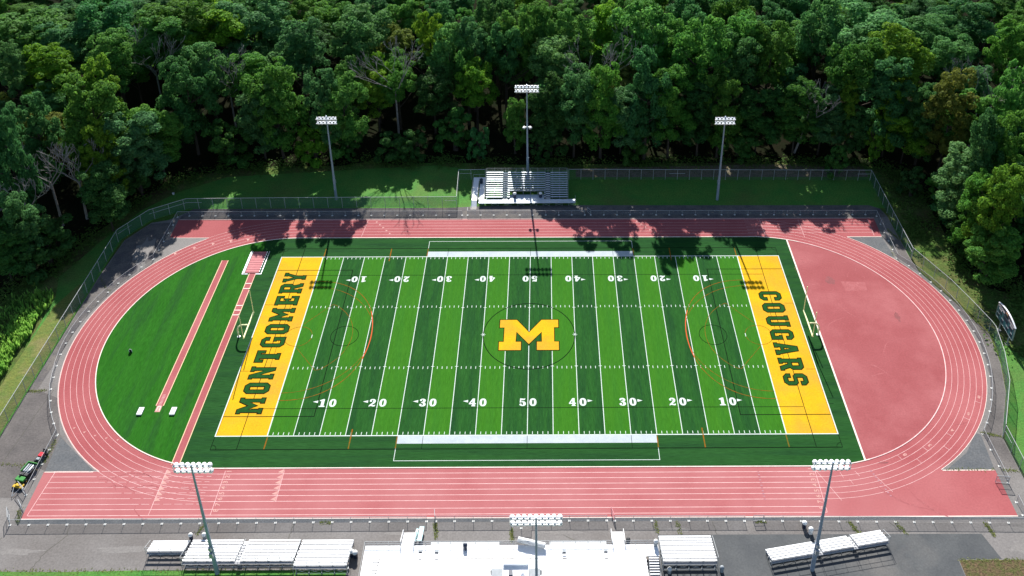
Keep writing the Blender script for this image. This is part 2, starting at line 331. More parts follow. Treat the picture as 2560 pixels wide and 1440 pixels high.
for a, b, n in (((-92.5, -14), (-89.4, -13.7), 120), ((-92, -30), (-84.8, -30.4), 90), ((80.3, -24.3), (83.6, -25.2), 140), ((71, -32.05), (79.4, -32.1), 80), ((80.5, -32.2), (83.4, -32.4), 80),
                ((73.6, -42.2), (74.2, -44.6), 150), ((59.2, -42), (60.5, -44.2), 90), ((51.8, -42), (53, -44.3), 140), ((37, -41.9), (38.5, -41.9), 60), ((24.3, -41.7), (24.6, -44), 60), ((20.8, -41.7), (21, -44), 70),
                ((-14.4, -41.8), (-14.2, -44.6), 160), ((-33, -41.6), (-31, -41.8), 60), ((-51.2, -41.7), (-52, -43.8), 70), ((-2.2, -43), (-2.1, -45.2), 130), ((-92.3, 18), (-88.5, 13.4), 60),
                ((80.2, 23), (81.7, 31), 60), ((82, 34), (83.5, 30), 160), ((-82.5, -25), (-82.3, -30), 160), ((-82, -39), (-81.3, -41.5), 90), ((90.5, 3), (91.6, -6), 80), ((67, -48.7), (83, -48.7), 260), ((-92.6, -49.7), (-27.3, -49.8), 500)):
    tufts(a, b, n)
tag(wd.build('weeds', 'weed'), 'short weeds growing along the pavement joints', 'weeds', kind='stuff')
sb = MB()
def blob(cx, cy, rx, ry, z, seed):
    rr = random.Random(seed); P = []
    for i in range(22):
        a = 2*pi*i/22; k = 1+rr.uniform(-.32, .32); P.append((cx+rx*k*cos(a), cy+ry*k*sin(a)))
    sb.poly(P, z)
for i, q in enumerate(((-87, -38.6, 4.6, 1.6), (-79, -46.5, 4, .5), (-62, -46.2, 5, .5), (-86, 27, 1.9, 4.4), (-84.6, 21.4, .9, 1.8), (82.0, 32.2, .7, 2.2), (77, -43.4, 2.4, .6), (78, -46.7, 2.8, 1.0), (-20.5, -43.7, 2.0, .3), (24, -43.2, 2.2, .4), (6, -43.6, 3, .4))):
    blob(*q, .0062, i)
struct(sb.build('pavement_stains', 'stain'))

# ---------------------------------------------------------------- running track
CL, CR, RI = -52.1, 49.7, 31.2
def arcs(cx, r, a0, a1, n=48): return arc(cx, 0, r, a0, a1, n)
def out_r(a0, a1, r=37.75, cx=50.5, n=40): return arc(cx, 0, r, a0, a1, n)
aR = math.degrees(math.asin(32.1/37.75)); aR2 = math.degrees(math.asin(31.05/37.75)); aL = math.degrees(math.asin(31.75/37.6)); aL2 = math.degrees(math.asin(31.3/37.6))
TRK = [(-81.1, -40.75), (79.45, -41.05), (79.45, -32.15)]+out_r(-aR, aR2)+[(79.9, 31.05), (80.2, 38.15), (-82.1, 38.2), (-81.9, 31.3)]+arc(CL, 0, 37.6, 180-aL2, 180+aL, 44)+[(-81.5, -31.75)]
track = struct(MB().poly(TRK, .008).build('running_track', 'track'))
turf_out = [(x, y) for x, y in [(-52.1, -RI), (CR, -RI)]+arcs(CR, RI+.05, -90, -74.6, 8)]+[(58.0, -30.15), (58.0, 30.1)]+arcs(CR, RI+.05, 74.6, 90, 8)+[(CL, RI)]+arcs(CL, RI, 90, 270, 60)
dz = [(58.0, -30.15)]+arcs(CR, RI+.05, -74.6, 74.6, 50)+[(58.0, 30.1)]
MB().poly(dz, .013).build('d_zone', 'dzone', track)
b = MB()
lx = MB()
for k in range(1, 7):
    r = RI+.05+1.07*k; wv = .05
    lx.ribbon(arcs(CL, r, 90, 270), wv, .0145); lx.ribbon(arcs(CR, r, -90, 90), wv, .0145); lx.ribbon([(CL, -r), (CR, -r)], .075, .0145)
    MB_far = [(CR, r), (CL, r)]
    lx.ribbon(MB_far, wv, .0145)
for k in (7, 8):
    y = -(RI+.35+1.08*k); lx.ribbon([(-80.3, y), (48.84, y)], .075, .0145)
# chute lines, left near: 8 lanes, broken where they cross the bend
for k in range(0, 7):
    y = -(31.7+1.07*k)
    x = -79.9
    solid = [-79.9, -73.0-k*.0+k*1.8]
    lx.ribbon([(solid[0], y), (solid[1]-1, y)], .06, .0165)
    x = solid[1]-.6
    while x < -53.4:
        lx.ribbon([(x, y), (min(x+1.3, -53), y)], .05, .0165); x += 1.8
lx.ribbon([(-79.6, -31.8), (-80.4, -40.2)], .07, .018)
# far right chute
for k in range(1, 6): lx.ribbon([(49.7, RI+1.07*k+.5), (78.6, RI+1.07*k+.45)], .05, .0165)
lx.ribbon([(78.3, 31.5), (78.6, 37.6)], .06, .018)
for x, a, c in ((-50.93, -31.7, -40.15), (48.84, -31.7, -40.15), (-60.9, -31.5, -40.1), (-40.98, -31.7, -37.8)): lx.ribbon([(x, a), (x, c)], .06, .018)
for p, q in (((49.0, -32.1), (51.8, -38.0)), ((58.9, -33.5), (60.7, -36.4)), ((55.6, -32.3), (56.1, -33.3)), ((53, -32.5), (53.3, -33.6)), ((54.2, -33.9), (54.6, -34.9)), ((59.4, -31.4), (58.0, 30.0)),
             ((62.3, 31.0), (62.3, 37.6)), ((53.5, 31.6), (53.3, 37.7)), ((-38.5, 31.6), (-37.9, 37.7))):
    if p[0] != 59.4: lx.ribbon([p, q], .05, .0195)
for an, r0 in ((-28, 6), (-36, 5), (-45, 4), (-55, 3), (-64, 2), (-50, 5.2), (-60, 4.2)):
    k = int(r0); r = RI+.05+1.07*k; a = radians(an)
    lx.ribbon([(CR+r*cos(a), r*sin(a)), (CR+(r-1.07)*cos(a), (r-1.07)*sin(a))], .05, .0195)
lx.build('lane_lines', 'lane', track)
e = MB()
e.ribbon(arcs(CL, RI, 90, 270, 80)+[(CR, -RI-.05)]+arcs(CR, RI+.05, -90, -73, 14), .17, .016, h=.05)
e.build('track_kerb', 'edge', track)
MB().ribbon([(CL, RI), (CR, RI)]+arcs(CR, RI+.05, 90, 70, 10), .17, .016, h=.05).build('track_kerb', 'edge', track)
e = MB(); e.ribbon(arcs(CR, RI+.05, -73, 70, 60), .16, .016, h=.05); e.build('track_kerb', 'lane', track)
MB().ribbon([(58.0, -30.2), (58.0, 30.1)], .30, .0205).build('d_zone_line', 'edge', track)
e = MB(); e.ribbon([(-81.2, -40.78), (79.5, -41.05)], .16, .0155); e.ribbon([(-81.9, 38.1), (80.2, 38.05)], .10, .0155)
e.ribbon([(-81.4, -31.78)]+[(-73.2, -31.78)], .12, .0155); e.ribbon([(-81.8, 31.35), (-73.0, 31.35)], .10, .0155); e.ribbon([(72.0, 31.1), (79.9, 31.1)], .12, .0155); e.ribbon([(70.5, -32.2), (79.3, -32.2)], .16, .0155)
e.ribbon(arc(CL, 0, 37.55, 180-aL2+1, 180+aL, 50), .08, .0175); e.ribbon(out_r(-aR, aR2, 37.7), .08, .0175)
e.build('track_edge_lines', 'edge', track)
t3 = MB()
def tri(x, y, s, d): t3.add([(x, y-.42, .0195), (x, y+.42, .0195), (x+d*s, y, .0195)], [(0, 2, 1) if d > 0 else (0, 1, 2)])
for k in range(6):
    y = -(RI+.05+1.07*k+.55)
    for x0, d in ((-41.05, -1),): t3.add([(x0, y+.45, .0195), (x0-.05, y-.45, .0195), (x0-.95, y-.2, .0195)], [(0, 2, 1)])
    t3.add([(-60.85, y+.5, .0195), (-60.85, y-.4, .0195), (-59.9, y-.35, .0195)], [(0, 1, 2)])
for i in range(6):
    a = radians(136-6.2*i); r = RI+.6+1.07*(5-i); tx, ty = CL+r*cos(a), r*sin(a)
    t3.add([(tx-.4, ty+.3, .0195), (tx+.4, ty+.3, .0195), (tx+.1, ty-.5, .0195)], [(0, 2, 1)])
for i in range(5):
    a = radians(232-3.4*i); r = RI+.6+1.07*i; tx, ty = CL+r*cos(a), r*sin(a)
    t3.add([(tx-.25, ty, .0195), (tx+.25, ty+.1, .0195), (tx, ty-.3, .0195)], [(0, 2, 1)])
for i in range(5):
    for x0 in (24.5, -36.0): t3.add([(x0+i*.9, RI+6.1-1.07*i, .0195), (x0+i*.9+.5, RI+5.85-1.07*i, .0195), (x0+i*.9, RI+5.6-1.07*i, .0195)], [(0, 2, 1)])
t3.build('start_triangles', 'tan', track)
bl = MB()
for i in range(11): bl.rect(39.0, 39.35, -32.3-i*.53, -32.5-i*.53, .0195)
for i in range(9): bl.rect(58.2+i*.22, 58.5+i*.22, -32.2-i*.6, -32.45-i*.6, .021)
bl.build('relay_marks', 'bluefaint', track)

sc_ = MB(); sd_ = MB()
def streak(cx, cy, r, a0, a1, wd_, mb, z, jit=.06):
    rr = random.Random(int(cx*31+cy*17+a0)); P = arc(cx, cy, r, a0, a1, 14); P = [(x+rr.gauss(0, jit), y+rr.gauss(0, jit)) for x, y in P]; L_ = []; R_ = []
    for i, (x, y) in enumerate(P):
        a = radians(a0+(a1-a0)*i/14); k = wd_*sin(pi*(i+.3)/14.6)*rr.uniform(.4, 1); L_.append((x+cos(a)*k, y+sin(a)*k)); R_.append((x-cos(a)*k, y-sin(a)*k))
    mb.add([(x, y, z) for x, y in L_+R_], [(i, i+1, 16+i, 15+i) for i in range(14)])
for q in ((-66, -38, 6, 60, 130, .16), (-63, -39.5, 5, 50, 120, .12), (-68, -39, 4.5, 40, 110, .14), (-60, -37, 4, 200, 260, .12), (-71, -36.5, 3.2, 20, 100, .12), (-57, -38.5, 3.5, 30, 100, .10), (-52, -34.0, 9, 95, 130, .10), (-64.5, -34.5, 2.2, 0, 200, .10),
          (68, -28, 12, 215, 262, .22), (72, -33, 9, 190, 250, .20), (63, 4, 9, 200, 250, .16), (66, -3, 8, 100, 150, .14), (70, 10, 6, 180, 240, .14), (62, -14, 7, 20, 80, .14), (74, -6, 5, 120, 190, .12), (60.5, 18, 3, 220, 300, .10), (69, -18, 8, 90, 130, .14)):
    streak(*q, sc_, .0172 if q[0] < 58 or q[1] < -25 else .0172)
for i in range(40):
    rr = random.Random(900+i); x = rr.uniform(59.5, 77); y = rr.uniform(-24, 24)
    streak(x, y, rr.uniform(.8, 3), (a9 := rr.uniform(0, 360)), a9+rr.uniform(20, 50), rr.uniform(.03, .08), sc_, .0174+.0001*i, .02)
sc_.build('rubber_scuffs', 'scuff', track)
sq = MB(); sq.poly([(66.6, 12.8), (71.2, 13.0), (71.5, 15.6), (66.4, 15.9)], .0160); sq.poly([(59.4, 22.0), (60.6, 22.2), (60.9, 24.5), (59.3, 24.3)], .0160); sq.build('worn_landing_patch', 'scuff', track)
stn = MB()
for i, (x, y, rx, ry) in enumerate(((64.2, 16.2, .9, 1.3), (61.0, -30.6, .9, .16), (75, 5, .5, 1.4))):
    rr = random.Random(i); stn.poly([(x+rx*(1+rr.uniform(-.3, .3))*cos(2*pi*k/16), y+ry*(1+rr.uniform(-.3, .3))*sin(2*pi*k/16)) for k in range(16)], .0163)
stn.build('dark_stains', 'scuffdark', track)
for y in (-18, -6, 6, 18): pass
def text_mesh(s, size, bold=.0):
    cu = bpy.data.curves.new('txt', 'FONT'); cu.body = s; cu.size = size; cu.align_x = 'CENTER'; cu.align_y = 'CENTER'; cu.offset = bold; cu.resolution_u = 3
    o = bpy.data.objects.new('txt', cu); COL.objects.link(o); bpy.context.view_layer.update()
    me = bpy.data.meshes.new_from_object(o); bpy.data.objects.remove(o); bpy.data.curves.remove(cu); return me
def put_text(s, size, name, mat, parent, loc, rot, bold=0.0):
    me = text_mesh(s, size, bold); me.name = name; me.materials.clear(); me.materials.append(M[mat])
    o = bpy.data.objects.new(name, me); COL.objects.link(o); o.parent = parent; o.location = loc; o.rotation_euler = rot; return o
for k in range(8):
    y = -(RI+.05+1.075*k+.55)
    put_text(str(k+1), 1.15, 'lane_number', 'tan', track, (-50.25, y, .0197), (0, 0, pi/2), .03)
    put_text(str(k+1), 1.15, 'lane_number', 'tan', track, (48.2, y, .0197), (0, 0, pi/2), .03)
for an, k, s in ((-27, 6, '8'), (-35, 5, '5'), (-44, 4, '4'), (-54, 3, '3'), (-63, 2, '8')):
    r = RI+.05+1.07*(k-.5); a = radians(an+1.2)
    put_text(s, 1.0, 'lane_number', 'tan', track, (CR+r*cos(a), r*sin(a), .0197), (0, 0, a+pi), .03)

# ---------------------------------------------------------------- turf field
turf = struct(MB().poly(turf_out, .018).build('turf_field', 'turf'))
Y = .9144
MB().poly([(-59.6, -30.1), (-59.6, 30.1)]+[p for p in arcs(CL, RI-.1, 105, 255, 60)], .0205).build('bright_turf', 'turfb', turf)
for sgn in (-1, 1):
    for k in range(10):
        x0, x1 = sgn*5*k*Y, sgn*5*(k+1)*Y; x0, x1 = min(x0, x1), max(x0, x1)
        MB().rect(x0, x1, -24.38, 24.38, .021).build('turf_band', 'turfl' if k % 2 else 'turfd', turf)
    x0, x1 = sgn*50*Y, sgn*60*Y
    MB().rect(min(x0, x1), max(x0, x1), -24.38, 24.38, .0215).build('end_zone', 'yellow', turf)
for i in range(-10, 11):
    x = 5*i*Y; wv = .13 if abs(i) < 10 else .20
    if abs(i) <= 1:
        segs = [(-24.38, -4.2), (4.65, 24.38)] if i else [(-24.38, -2.75), (1.2, 24.38)]
    else: segs = [(-24.38, 24.38)]
    m = MB()
    for a, c in segs: m.rect(x-wv/2, x+wv/2, a, c, .0255)
    if abs(i) < 10:
        for s in (-1, 1): m.rect(x-.3, x+.3, s*8.13-.06, s*8.13+.06, .0275)
    m.build('yard_line' if abs(i) < 10 else 'goal_line', 'white', turf)
m = MB()
for s in (-1, 1):
    m.rect(-54.95, 54.95, s*24.45-.09, s*24.45+.09, .0285); m.rect(s*54.86-.09, s*54.86+.09, -24.36, 24.36, .0285)
m.build('boundary_line', 'white', turf)
m = MB()
for i in range(-50, 51):
    if i % 5:
        x = i*Y
        for s in (-1, 1):
            m.rect(x-.055, x+.055, min(s*8.13, s*8.75), max(s*8.13, s*8.75), .0255)
            m.rect(x-.055, x+.055, min(s*23.65, s*24.25), max(s*23.65, s*24.25), .0255)
m.build('hash_marks', 'white', turf)
for s in (-1, 1):
    MB().rect(-22.86, 22.86, min(s*24.55, s*26.2), max(s*24.55, s*26.2), .0245).build('team_stripe', 'whitebar', turf)
    MB().ribbon([(-22.8, s*26.2), (-22.8, s*29.8), (22.8, s*29.8), (22.8, s*26.2)], .10, .0255).build('team_area_line', 'white', turf)
m = MB()
m.ribbon([(-54.86, -27.35), (54.86, -27.35)], .15, .031); m.ribbon([(-54.86, 27.3), (54.86, 27.3)], .15, .031)
for s in (-1, 1):
    m.ribbon([(s*54.86, -27.3), (s*54.86, -24.6)], .10, .031); m.ribbon([(s*54.86, 27.3), (s*54.86, 24.6)], .10, .031); m.ribbon([(s*54.68, -24.3), (s*54.68, 24.3)], .05, .0235)
    m.ribbon([(s*54.7, -20.1), (s*38.4, -20.1), (s*38.4, 20.0), (s*54.7, 20.0)], .15, .0295)
    m.ribbon([(s*54.7, -9.15), (s*52.9, -9.15)], .07, .0305); m.ribbon([(s*54.7, 9.15), (s*52.9, 9.15)], .07, .0305)
    m.ribbon([(s*50.33, -27.2), (s*50.33, 27.2)], .12, .032)
    m.ribbon([(s*49.3, -9.1), (s*49.3, 9.1)], .06, .0302)
    for q in (-1, 1):
        m.ribbon([(0, q*18.3), (s*50.2, q*18.3)], .10, .0302); m.ribbon([(s*55.05, q*17.6), (s*55.9, q*17.6)], .08, .03)
        a0 = {(1, 1): 180, (-1, 1): 270, (-1, -1): 0, (1, -1): 90}[(s, q)]; m.ribbon(arc(s*54.86, q*27.3, .95, a0, a0+90, 8), .08, .033)
        m.ribbon([(s*18.3, q*24.6), (s*18.3, q*27.25)], .08, .033)
    m.ribbon(arc(s*36.6, .1, 2.74, 0, 360, 40)[:-1], .11, .0335, closed=True)
m.ribbon(arc(0, .2, 9.1, 0, 360, 72)[:-1], .16, .0335, closed=True)
m.ribbon([(0, -27.25), (0, -24.6)], .08, .033); m.ribbon([(0, 24.6), (0, 27.25)], .08, .033)
m.build('soccer_lines', 'black', turf)
m = MB(); rd = MB()
for s in (-1, 1):
    q = (lambda P, s=s: [(-s*x, y) for x, y in P])
    m.ribbon(q(arc(-45.7, 0, 14.5, -90, 90, 40, 14.6)), .09, .0345)
    m.ribbon(q([(-45.7+14.4*abs(cos(t))**.86*(1 if cos(t) > 0 else -1), 16.4*abs(sin(t))**.93*(1 if sin(t) > 0 else -1)) for t in [radians(-90+180*i/50) for i in range(51)]]), .13, .0355)
    m.ribbon(q([(-45.4, 3.4), (-40.6, 9.2)]+arc(-45.7, 0, 10.6, 57, -57, 24)+[(-40.6, -9.0), (-45.5, -3.0)]), .08, .0345)
    m.ribbon(q(arc(-45.72, 0, 2.68, 0, 360, 32)[:-1]), .08, .0345, closed=True)
    for x in (31.0, 45.6):
        for yy in (-1, 1): m.ribbon([(s*x, yy*23.0 if x < 40 else yy*24.6), (s*x, yy*27.25)], .22, .0345)
    for yy in (-1, 1): m.ribbon([(s*22.84, yy*24.6), (s*22.84, yy*27.2)], .20, .0365)
    rd.ribbon(q([(-45.7+14.35*abs(cos(t))**.86, 16.4*abs(sin(t))**.93*(1 if sin(t) > 0 else -1)) for t in [radians(-20+44*i/16) for i in range(17)]]), .14, .0375)
m.build('lacrosse_lines', 'orange', turf); rd.build('lacrosse_arc', 'orangered', turf)
m = MB()
for s in (-1, 1):
    m.rect(s*43.05-.07, s*43.05+.07, -.45, .45, .0375)
    for a in (0, 60, 120): m.ribbon([(s*9.12-.45*cos(radians(a)), .3-.45*sin(radians(a))), (s*9.12+.45*cos(radians(a)), .3+.45*sin(radians(a)))], .09, .0376+a*.00002)
m.build('spot_marks', 'white', turf)

GLY = {
'M': (8.4, [[(0,0),(3,0),(3,1.7),(2.4,1.7),(2.4,5.6),(4.2,2.4),(6,5.6),(6,1.7),(5.4,1.7),(5.4,0),(8.4,0),(8.4,1.7),(7.8,1.7),(7.8,8.3),(8.4,8.3),(8.4,10),(6.1,10),(4.2,6.4),(2.3,10),(0,10),(0,8.3),(.6,8.3),(.6,1.7),(0,1.7)]]),
'N': (6.8, [[(0,0),(2.8,0),(2.8,1.6),(2.3,1.6),(2.3,5.6),(4.6,0),(6.3,0),(6.3,8.4),(6.8,8.4),(6.8,10),(4,10),(4,8.4),(4.5,8.4),(4.5,4.6),(2.3,10),(0,10),(0,8.4),(.5,8.4),(.5,1.6),(0,1.6)]]),
'T': (5.6, [[(1.3,0),(4.3,0),(4.3,1.6),(3.9,1.6),(3.9,8.0),(4.3,8.0),(4.3,6.4),(5.6,6.4),(5.6,10),(0,10),(0,6.4),(1.3,6.4),(1.3,8),(1.7,8),(1.7,1.6),(1.3,1.6)]]),
'G': (6, [[(1.5,0),(6,0),(6,5),(3.4,5),(3.4,3.6),(3.9,3.6),(3.9,1.9),(2.1,1.9),(2.1,8.1),(3.9,8.1),(3.9,6.6),(6,6.6),(6,8.5),(4.5,10),(1.5,10),(0,8.5),(0,1.5)]]),
'E': (6, [[(0,0),(6,0),(6,3.4),(4.6,3.4),(4.6,1.9),(2.7,1.9),(2.7,4.2),(3.3,4.2),(3.3,3.4),(4.3,3.4),(4.3,6.6),(3.3,6.6),(3.3,5.8),(2.7,5.8),(2.7,8.1),(4.6,8.1),(4.6,6.6),(6,6.6),(6,10),(0,10),(0,8.4),(.5,8.4),(.5,1.6),(0,1.6)]]),
'R': (6.8, [[(0,0),(3.1,0),(3.1,1.6),(2.6,1.6),(2.6,3.6),(3.2,3.6),(4.6,0),(6.8,0),(6.8,1.6),(6.3,1.6),(5.4,4.1),(6.4,5.2),(6.4,8.7),(5.1,10),(0,10),(0,8.4),(.5,8.4),(.5,1.6),(0,1.6)],[(2.6,5.4),(4.2,5.4),(4.2,8.2),(2.6,8.2)]]),
'Y': (6.6, [[(1.8,0),(4.8,0),(4.8,1.6),(4.3,1.6),(4.3,3.8),(6.1,8.4),(6.6,8.4),(6.6,10),(4.2,10),(4.2,8.4),(4.5,8.4),(3.3,5.6),(2.1,8.4),(2.4,8.4),(2.4,10),(0,10),(0,8.4),(.5,8.4),(2.3,3.8),(2.3,1.6),(1.8,1.6)]]),
'O': (6, [[(1.5,0),(4.5,0),(6,1.5),(6,8.5),(4.5,10),(1.5,10),(0,8.5),(0,1.5)],[(2.2,2.2),(3.8,2.2),(3.8,7.8),(2.2,7.8)]]),
'C': (6, [[(1.5,0),(4.5,0),(6,1.5),(6,3.4),(3.9,3.4),(3.9,1.9),(2.1,1.9),(2.1,8.1),(3.9,8.1),(3.9,6.6),(6,6.6),(6,8.5),(4.5,10),(1.5,10),(0,8.5),(0,1.5)]]),
'U': (6.8, [[(1.9,0),(4.9,0),(6.3,1.5),(6.3,8.4),(6.8,8.4),(6.8,10),(3.8,10),(3.8,8.4),(4.2,8.4),(4.2,1.9),(2.6,1.9),(2.6,8.4),(3,8.4),(3,10),(0,10),(0,8.4),(.5,8.4),(.5,1.5)]]),
'A': (7.2, [[(0,0),(2.9,0),(2.9,1.6),(2.6,1.6),(2.8,2.5),(4.4,2.5),(4.6,1.6),(4.3,1.6),(4.3,0),(7.2,0),(7.2,1.6),(6.8,1.6),(5,10),(2.2,10),(.4,1.6),(0,1.6)],[(3.1,4.1),(4.1,4.1),(3.6,6.9)]]),
'S': (6, [[(0,1.5),(1.5,0),(4.5,0),(6,1.5),(6,4.6),(4.8,5.8),(2.1,5.8),(2.1,8.1),(3.9,8.1),(3.9,6.8),(6,6.8),(6,8.5),(4.5,10),(1.5,10),(0,8.5),(0,5.4),(1.2,4.2),(3.9,4.2),(3.9,1.9),(2.1,1.9),(2.1,3.2),(0,3.2)]]),
'0': (6.6, [[(3.3+3.3*abs(cos(t))**.8*(1 if cos(t)>0 else -1), 5+5*sin(t)) for t in [2*pi*i/24 for i in range(24)]], [(3.3+.95*cos(t), 5+3.4*sin(t)) for t in [2*pi*i/14 for i in range(14)]]]),
'1': (6, [[(0.6,0),(5.6,0),(5.6,1.3),(4.6,1.3),(4.6,10),(3.2,10),(0.6,8.5),(0.6,7.3),(2.0,7.5),(2.0,1.3),(.6,1.3)]]),
'2': (6.3, [[(0.2,0),(2.2,1.0),(4.2,0.2),(5.6,0.3),(6.2,2.4),(5.6,2.4),(5,1.9),(3,2.5),(5.4,4.6),(6.1,6.6),(5.8,8.6),(4.2,9.9),(2.2,9.9),(0.8,8.9),(0.5,7.2),(1.3,6.2),(2.5,6.4),(2.8,7.3),(2.4,8.2),(2.9,8.9),(3.7,8.3),(3.6,6.2),(2.6,4.2),(0.6,2.0)]]),
'3': (6.3, [[(0.3,2.4),(0.8,0.9),(2.6,0),(4.6,0.1),(6.1,1.4),(6.3,3.3),(5.5,4.8),(4.7,5.3),(5.6,6.1),(6,7.6),(5.4,9.2),(4,10),(2.2,9.9),(0.8,9),(0.6,7.6),(1.4,6.9),(2.5,7.1),(2.7,7.9),(2.4,8.6),(3,8.9),(3.6,8.2),(3.5,6.6),(2.6,5.8),(1.9,5.6),(1.9,4.8),(2.7,4.7),(3.7,3.9),(3.8,2),(3.1,1.1),(2.4,1.4),(2.8,2.4),(2.4,3.3),(1.2,3.5)]]),
'4': (6.4, [[(2.4,0),(6,0),(6,1.2),(5.3,1.2),(5.3,2.6),(6.4,2.6),(6.4,4),(5.3,4),(5.3,10),(3.3,10),(0,3.8),(0,2.6),(3.1,2.6),(3.1,1.2),(2.4,1.2)],[(1.6,4),(3.1,4),(3.1,7.0)]]),
'5': (6.3, [[(0.3,2.2),(1,0.8),(2.8,0),(4.8,0.3),(6.2,1.8),(6.2,4.2),(5,5.9),(3.2,6.3),(2,5.8),(2.1,7.8),(3.4,7.5),(5.2,8),(5.8,9.9),(4.2,9.5),(1,10),(0.7,4.6),(1.6,4.6),(2.6,5.2),(3.5,4.6),(3.8,3),(3.4,1.5),(2.7,1.1),(2.3,1.5),(2.6,2.4),(2.1,3.2),(1.1,3.3)]]),
}
def glyph(ch, ox, oy, ux, uy, vx, vy, z, ins=0):
    w_, L = GLY[ch]; loops = []
    for k, P in enumerate(L):
        Q = [(ox+ux*x+vx*y, oy+uy*x+vy*y) for x, y in P]
        if ins: Q = offset(Q, ins if k == 0 else -ins)
        loops.append(Q)
    return MB().poly(loops, z)
def zone_text(word, spans, base_x, top_x, sgn):
    for ch, (a, c) in zip(word, spans):
        w_ = GLY[ch][0]; u = (c-a)/w_; v = (top_x-base_x)/10
        o = glyph(ch, base_x, a, 0, u, v, 0, .040, -.07).build('letter', 'letterdk', turf)
        glyph(ch, base_x, a, 0, u, v, 0, .044, .12).build('letter_fill', 'lettergn', o)
zone_text('MONTGOMERY', [(-19.5, -15.7), (-14.75, -12.1), (-11.2, -8.0), (-6.95, -3.8), (-2.9, -.15), (.7, 3.45), (4.3, 8.15), (9.0, 11.8), (12.65, 15.75), (16.15, 19.15)], -48.05, -52.75, 1)
zone_text('COUGARS', [(12.75, 10.0), (9.15, 6.4), (5.45, 2.3), (1.45, -1.35), (-2.15, -5.45), (-6.25, -9.5), (-10.3, -13.2)], 48.05, 52.6, -1)
ML = [(-6.03,-4.10),(-1.40,-4.10),(-1.40,-1.53),(-2.47,-1.53),(-2.43,.79),(0,-2.59),(2.43,.79),(2.40,-1.53),(1.42,-1.53),(1.42,-4.08),(6.05,-4.08),(6.05,-1.50),(5.15,-1.50),(5.15,2.14),(6.0,2.14),(6.0,4.60),(2.40,4.60),(0,1.17),(-2.42,4.60),(-6.02,4.60),(-6.02,2.10),(-5.10,2.10),(-5.12,-1.53),(-6.05,-1.53)]
lg = MB().poly(ML, .040).build('midfield_letter', 'letterdk', turf)
MB().poly(offset(ML, .16), .044).build('letter_fill', 'yellow', lg)
def number(x, dig, near):
    # yard number pair with its arrow; upright from the near or far side
    d = 1 if near else -1; yb = -17.93 if near else 17.93; k = .183
    for ch, off in ((dig[0], -1.62), (dig[1], .30)):
        w_ = GLY[ch][0]; u = 1.28/w_
        glyph(ch, x+d*off, yb, d*u, 0, 0, d*k, .0365).build('yard_number', 'white', turf)
for yd, dig in ((-40, '10'), (-30, '20'), (-20, '30'), (-10, '40'), (0, '50'), (10, '40'), (20, '30'), (30, '20'), (40, '10')):
    for near in (True, False):
        number(yd*Y, dig, near)
        if yd:
            s = -1 if yd < 0 else 1; yy = -16.72 if near else 16.72; x0 = yd*Y+s*1.80
            MB().add([(x0, yy-.30, .0365), (x0, yy+.30, .0365), (x0+s*.95, yy, .0365)], [(0, 1, 2) if s < 0 else (0, 2, 1)]).build('number_arrow', 'white', turf)
# runways and landing pit
rw = struct(MB().rect(-67.65, -66.35, -17.5, 23.4, .026).build('vault_runway', 'track')); rw.name = 'pole_vault_runway'
m = MB(); m.rect(-67.75, -67.6, -17.5, 23.4, .030); m.rect(-66.4, -66.25, -17.5, 23.4, .030); m.build('runway_edge', 'yedge', rw)
MB().rect(-67.45, -66.5, -18.95, -17.5, .034).build('vault_box_surround', 'tan', rw)
m = MB(); m.ribbon([(-67.25, -18.7), (-67.2, -17.7), (-66.75, -17.7), (-66.7, -18.7)], .10, .040); m.build('vault_box', 'edge', rw)
m = MB()
for i in range(9): m.rect(-67.3, -66.75, -15.0-i*.3, -14.93-i*.3, .0345)
m.build('runway_marks', 'lane', rw)
r2 = struct(MB().rect(-60.5, -59.2, -30.6, 19.2, .026).build('long_jump_runway', 'track'))
m = MB(); m.rect(-60.6, -60.45, -30.4, 19.2, .030); m.rect(-59.25, -59.1, -30.4, 19.2, .030); m.build('runway_edge', 'yedge', r2)
m = MB()
for y in (15.8, 14.2, 9.0, 7.6, 6.2): m.rect(-60.5, -59.2, y-.10, y+.10, .0345)
m.build('takeoff_boards', 'edge', r2)
# ================================================================ OBJECTS
# long jump pit
p = empty('landing_pit', (-60.0, 22.7, 0), 0, 'rose covered long jump pit with white side boards at the far end of the runway', 'landing pit')
MB().box(-1.45, 1.45, -3.55, 3.5, .03, .16).build('pit_cover', 'mat', p)
m = MB()
for i in range(9): m.box(-1.42, 1.42, -3.3+i*.78, -3.22+i*.78, .16, .20)
m.build('cover_folds', 'mat', p)
m = MB(); m.box(-2.1, -1.9, -4.0, 3.7, .02, .10); m.box(1.95, 2.1, -4.0, 3.7, .02, .10); m.box(-1.9, -.8, -4.0, -3.85, .02, .10); m.box(.9, 1.95, -4.0, -3.85, .02, .10)
m.build('pit_kerb', 'steel', p)
MB().box(-1.72, -1.55, -3.8, 3.5, .03, .22).build('side_board', 'dullw', p)
for i in range(9): MB().box(1.5, 1.66, -3.4+i*.8, -2.95+i*.8, .03, .26).build('sand_bag', 'dullw', p)
for i, (x, lb) in enumerate(((-69.95, 'white equipment box lid on the turf left of the vault box'), (-64.05, 'white equipment box lid on the turf right of the vault box'))):
    o = empty('equipment_box', (x, -18.9, 0), 0, lb, 'box', 'white equipment boxes beside the vault box')
    MB().box(-.44, .44, -.8, .8, .02, .24).build('body', 'dullw', o); MB().box(-.47, .47, -.83, .83, .24, .30).build('lid', 'dullw', o)
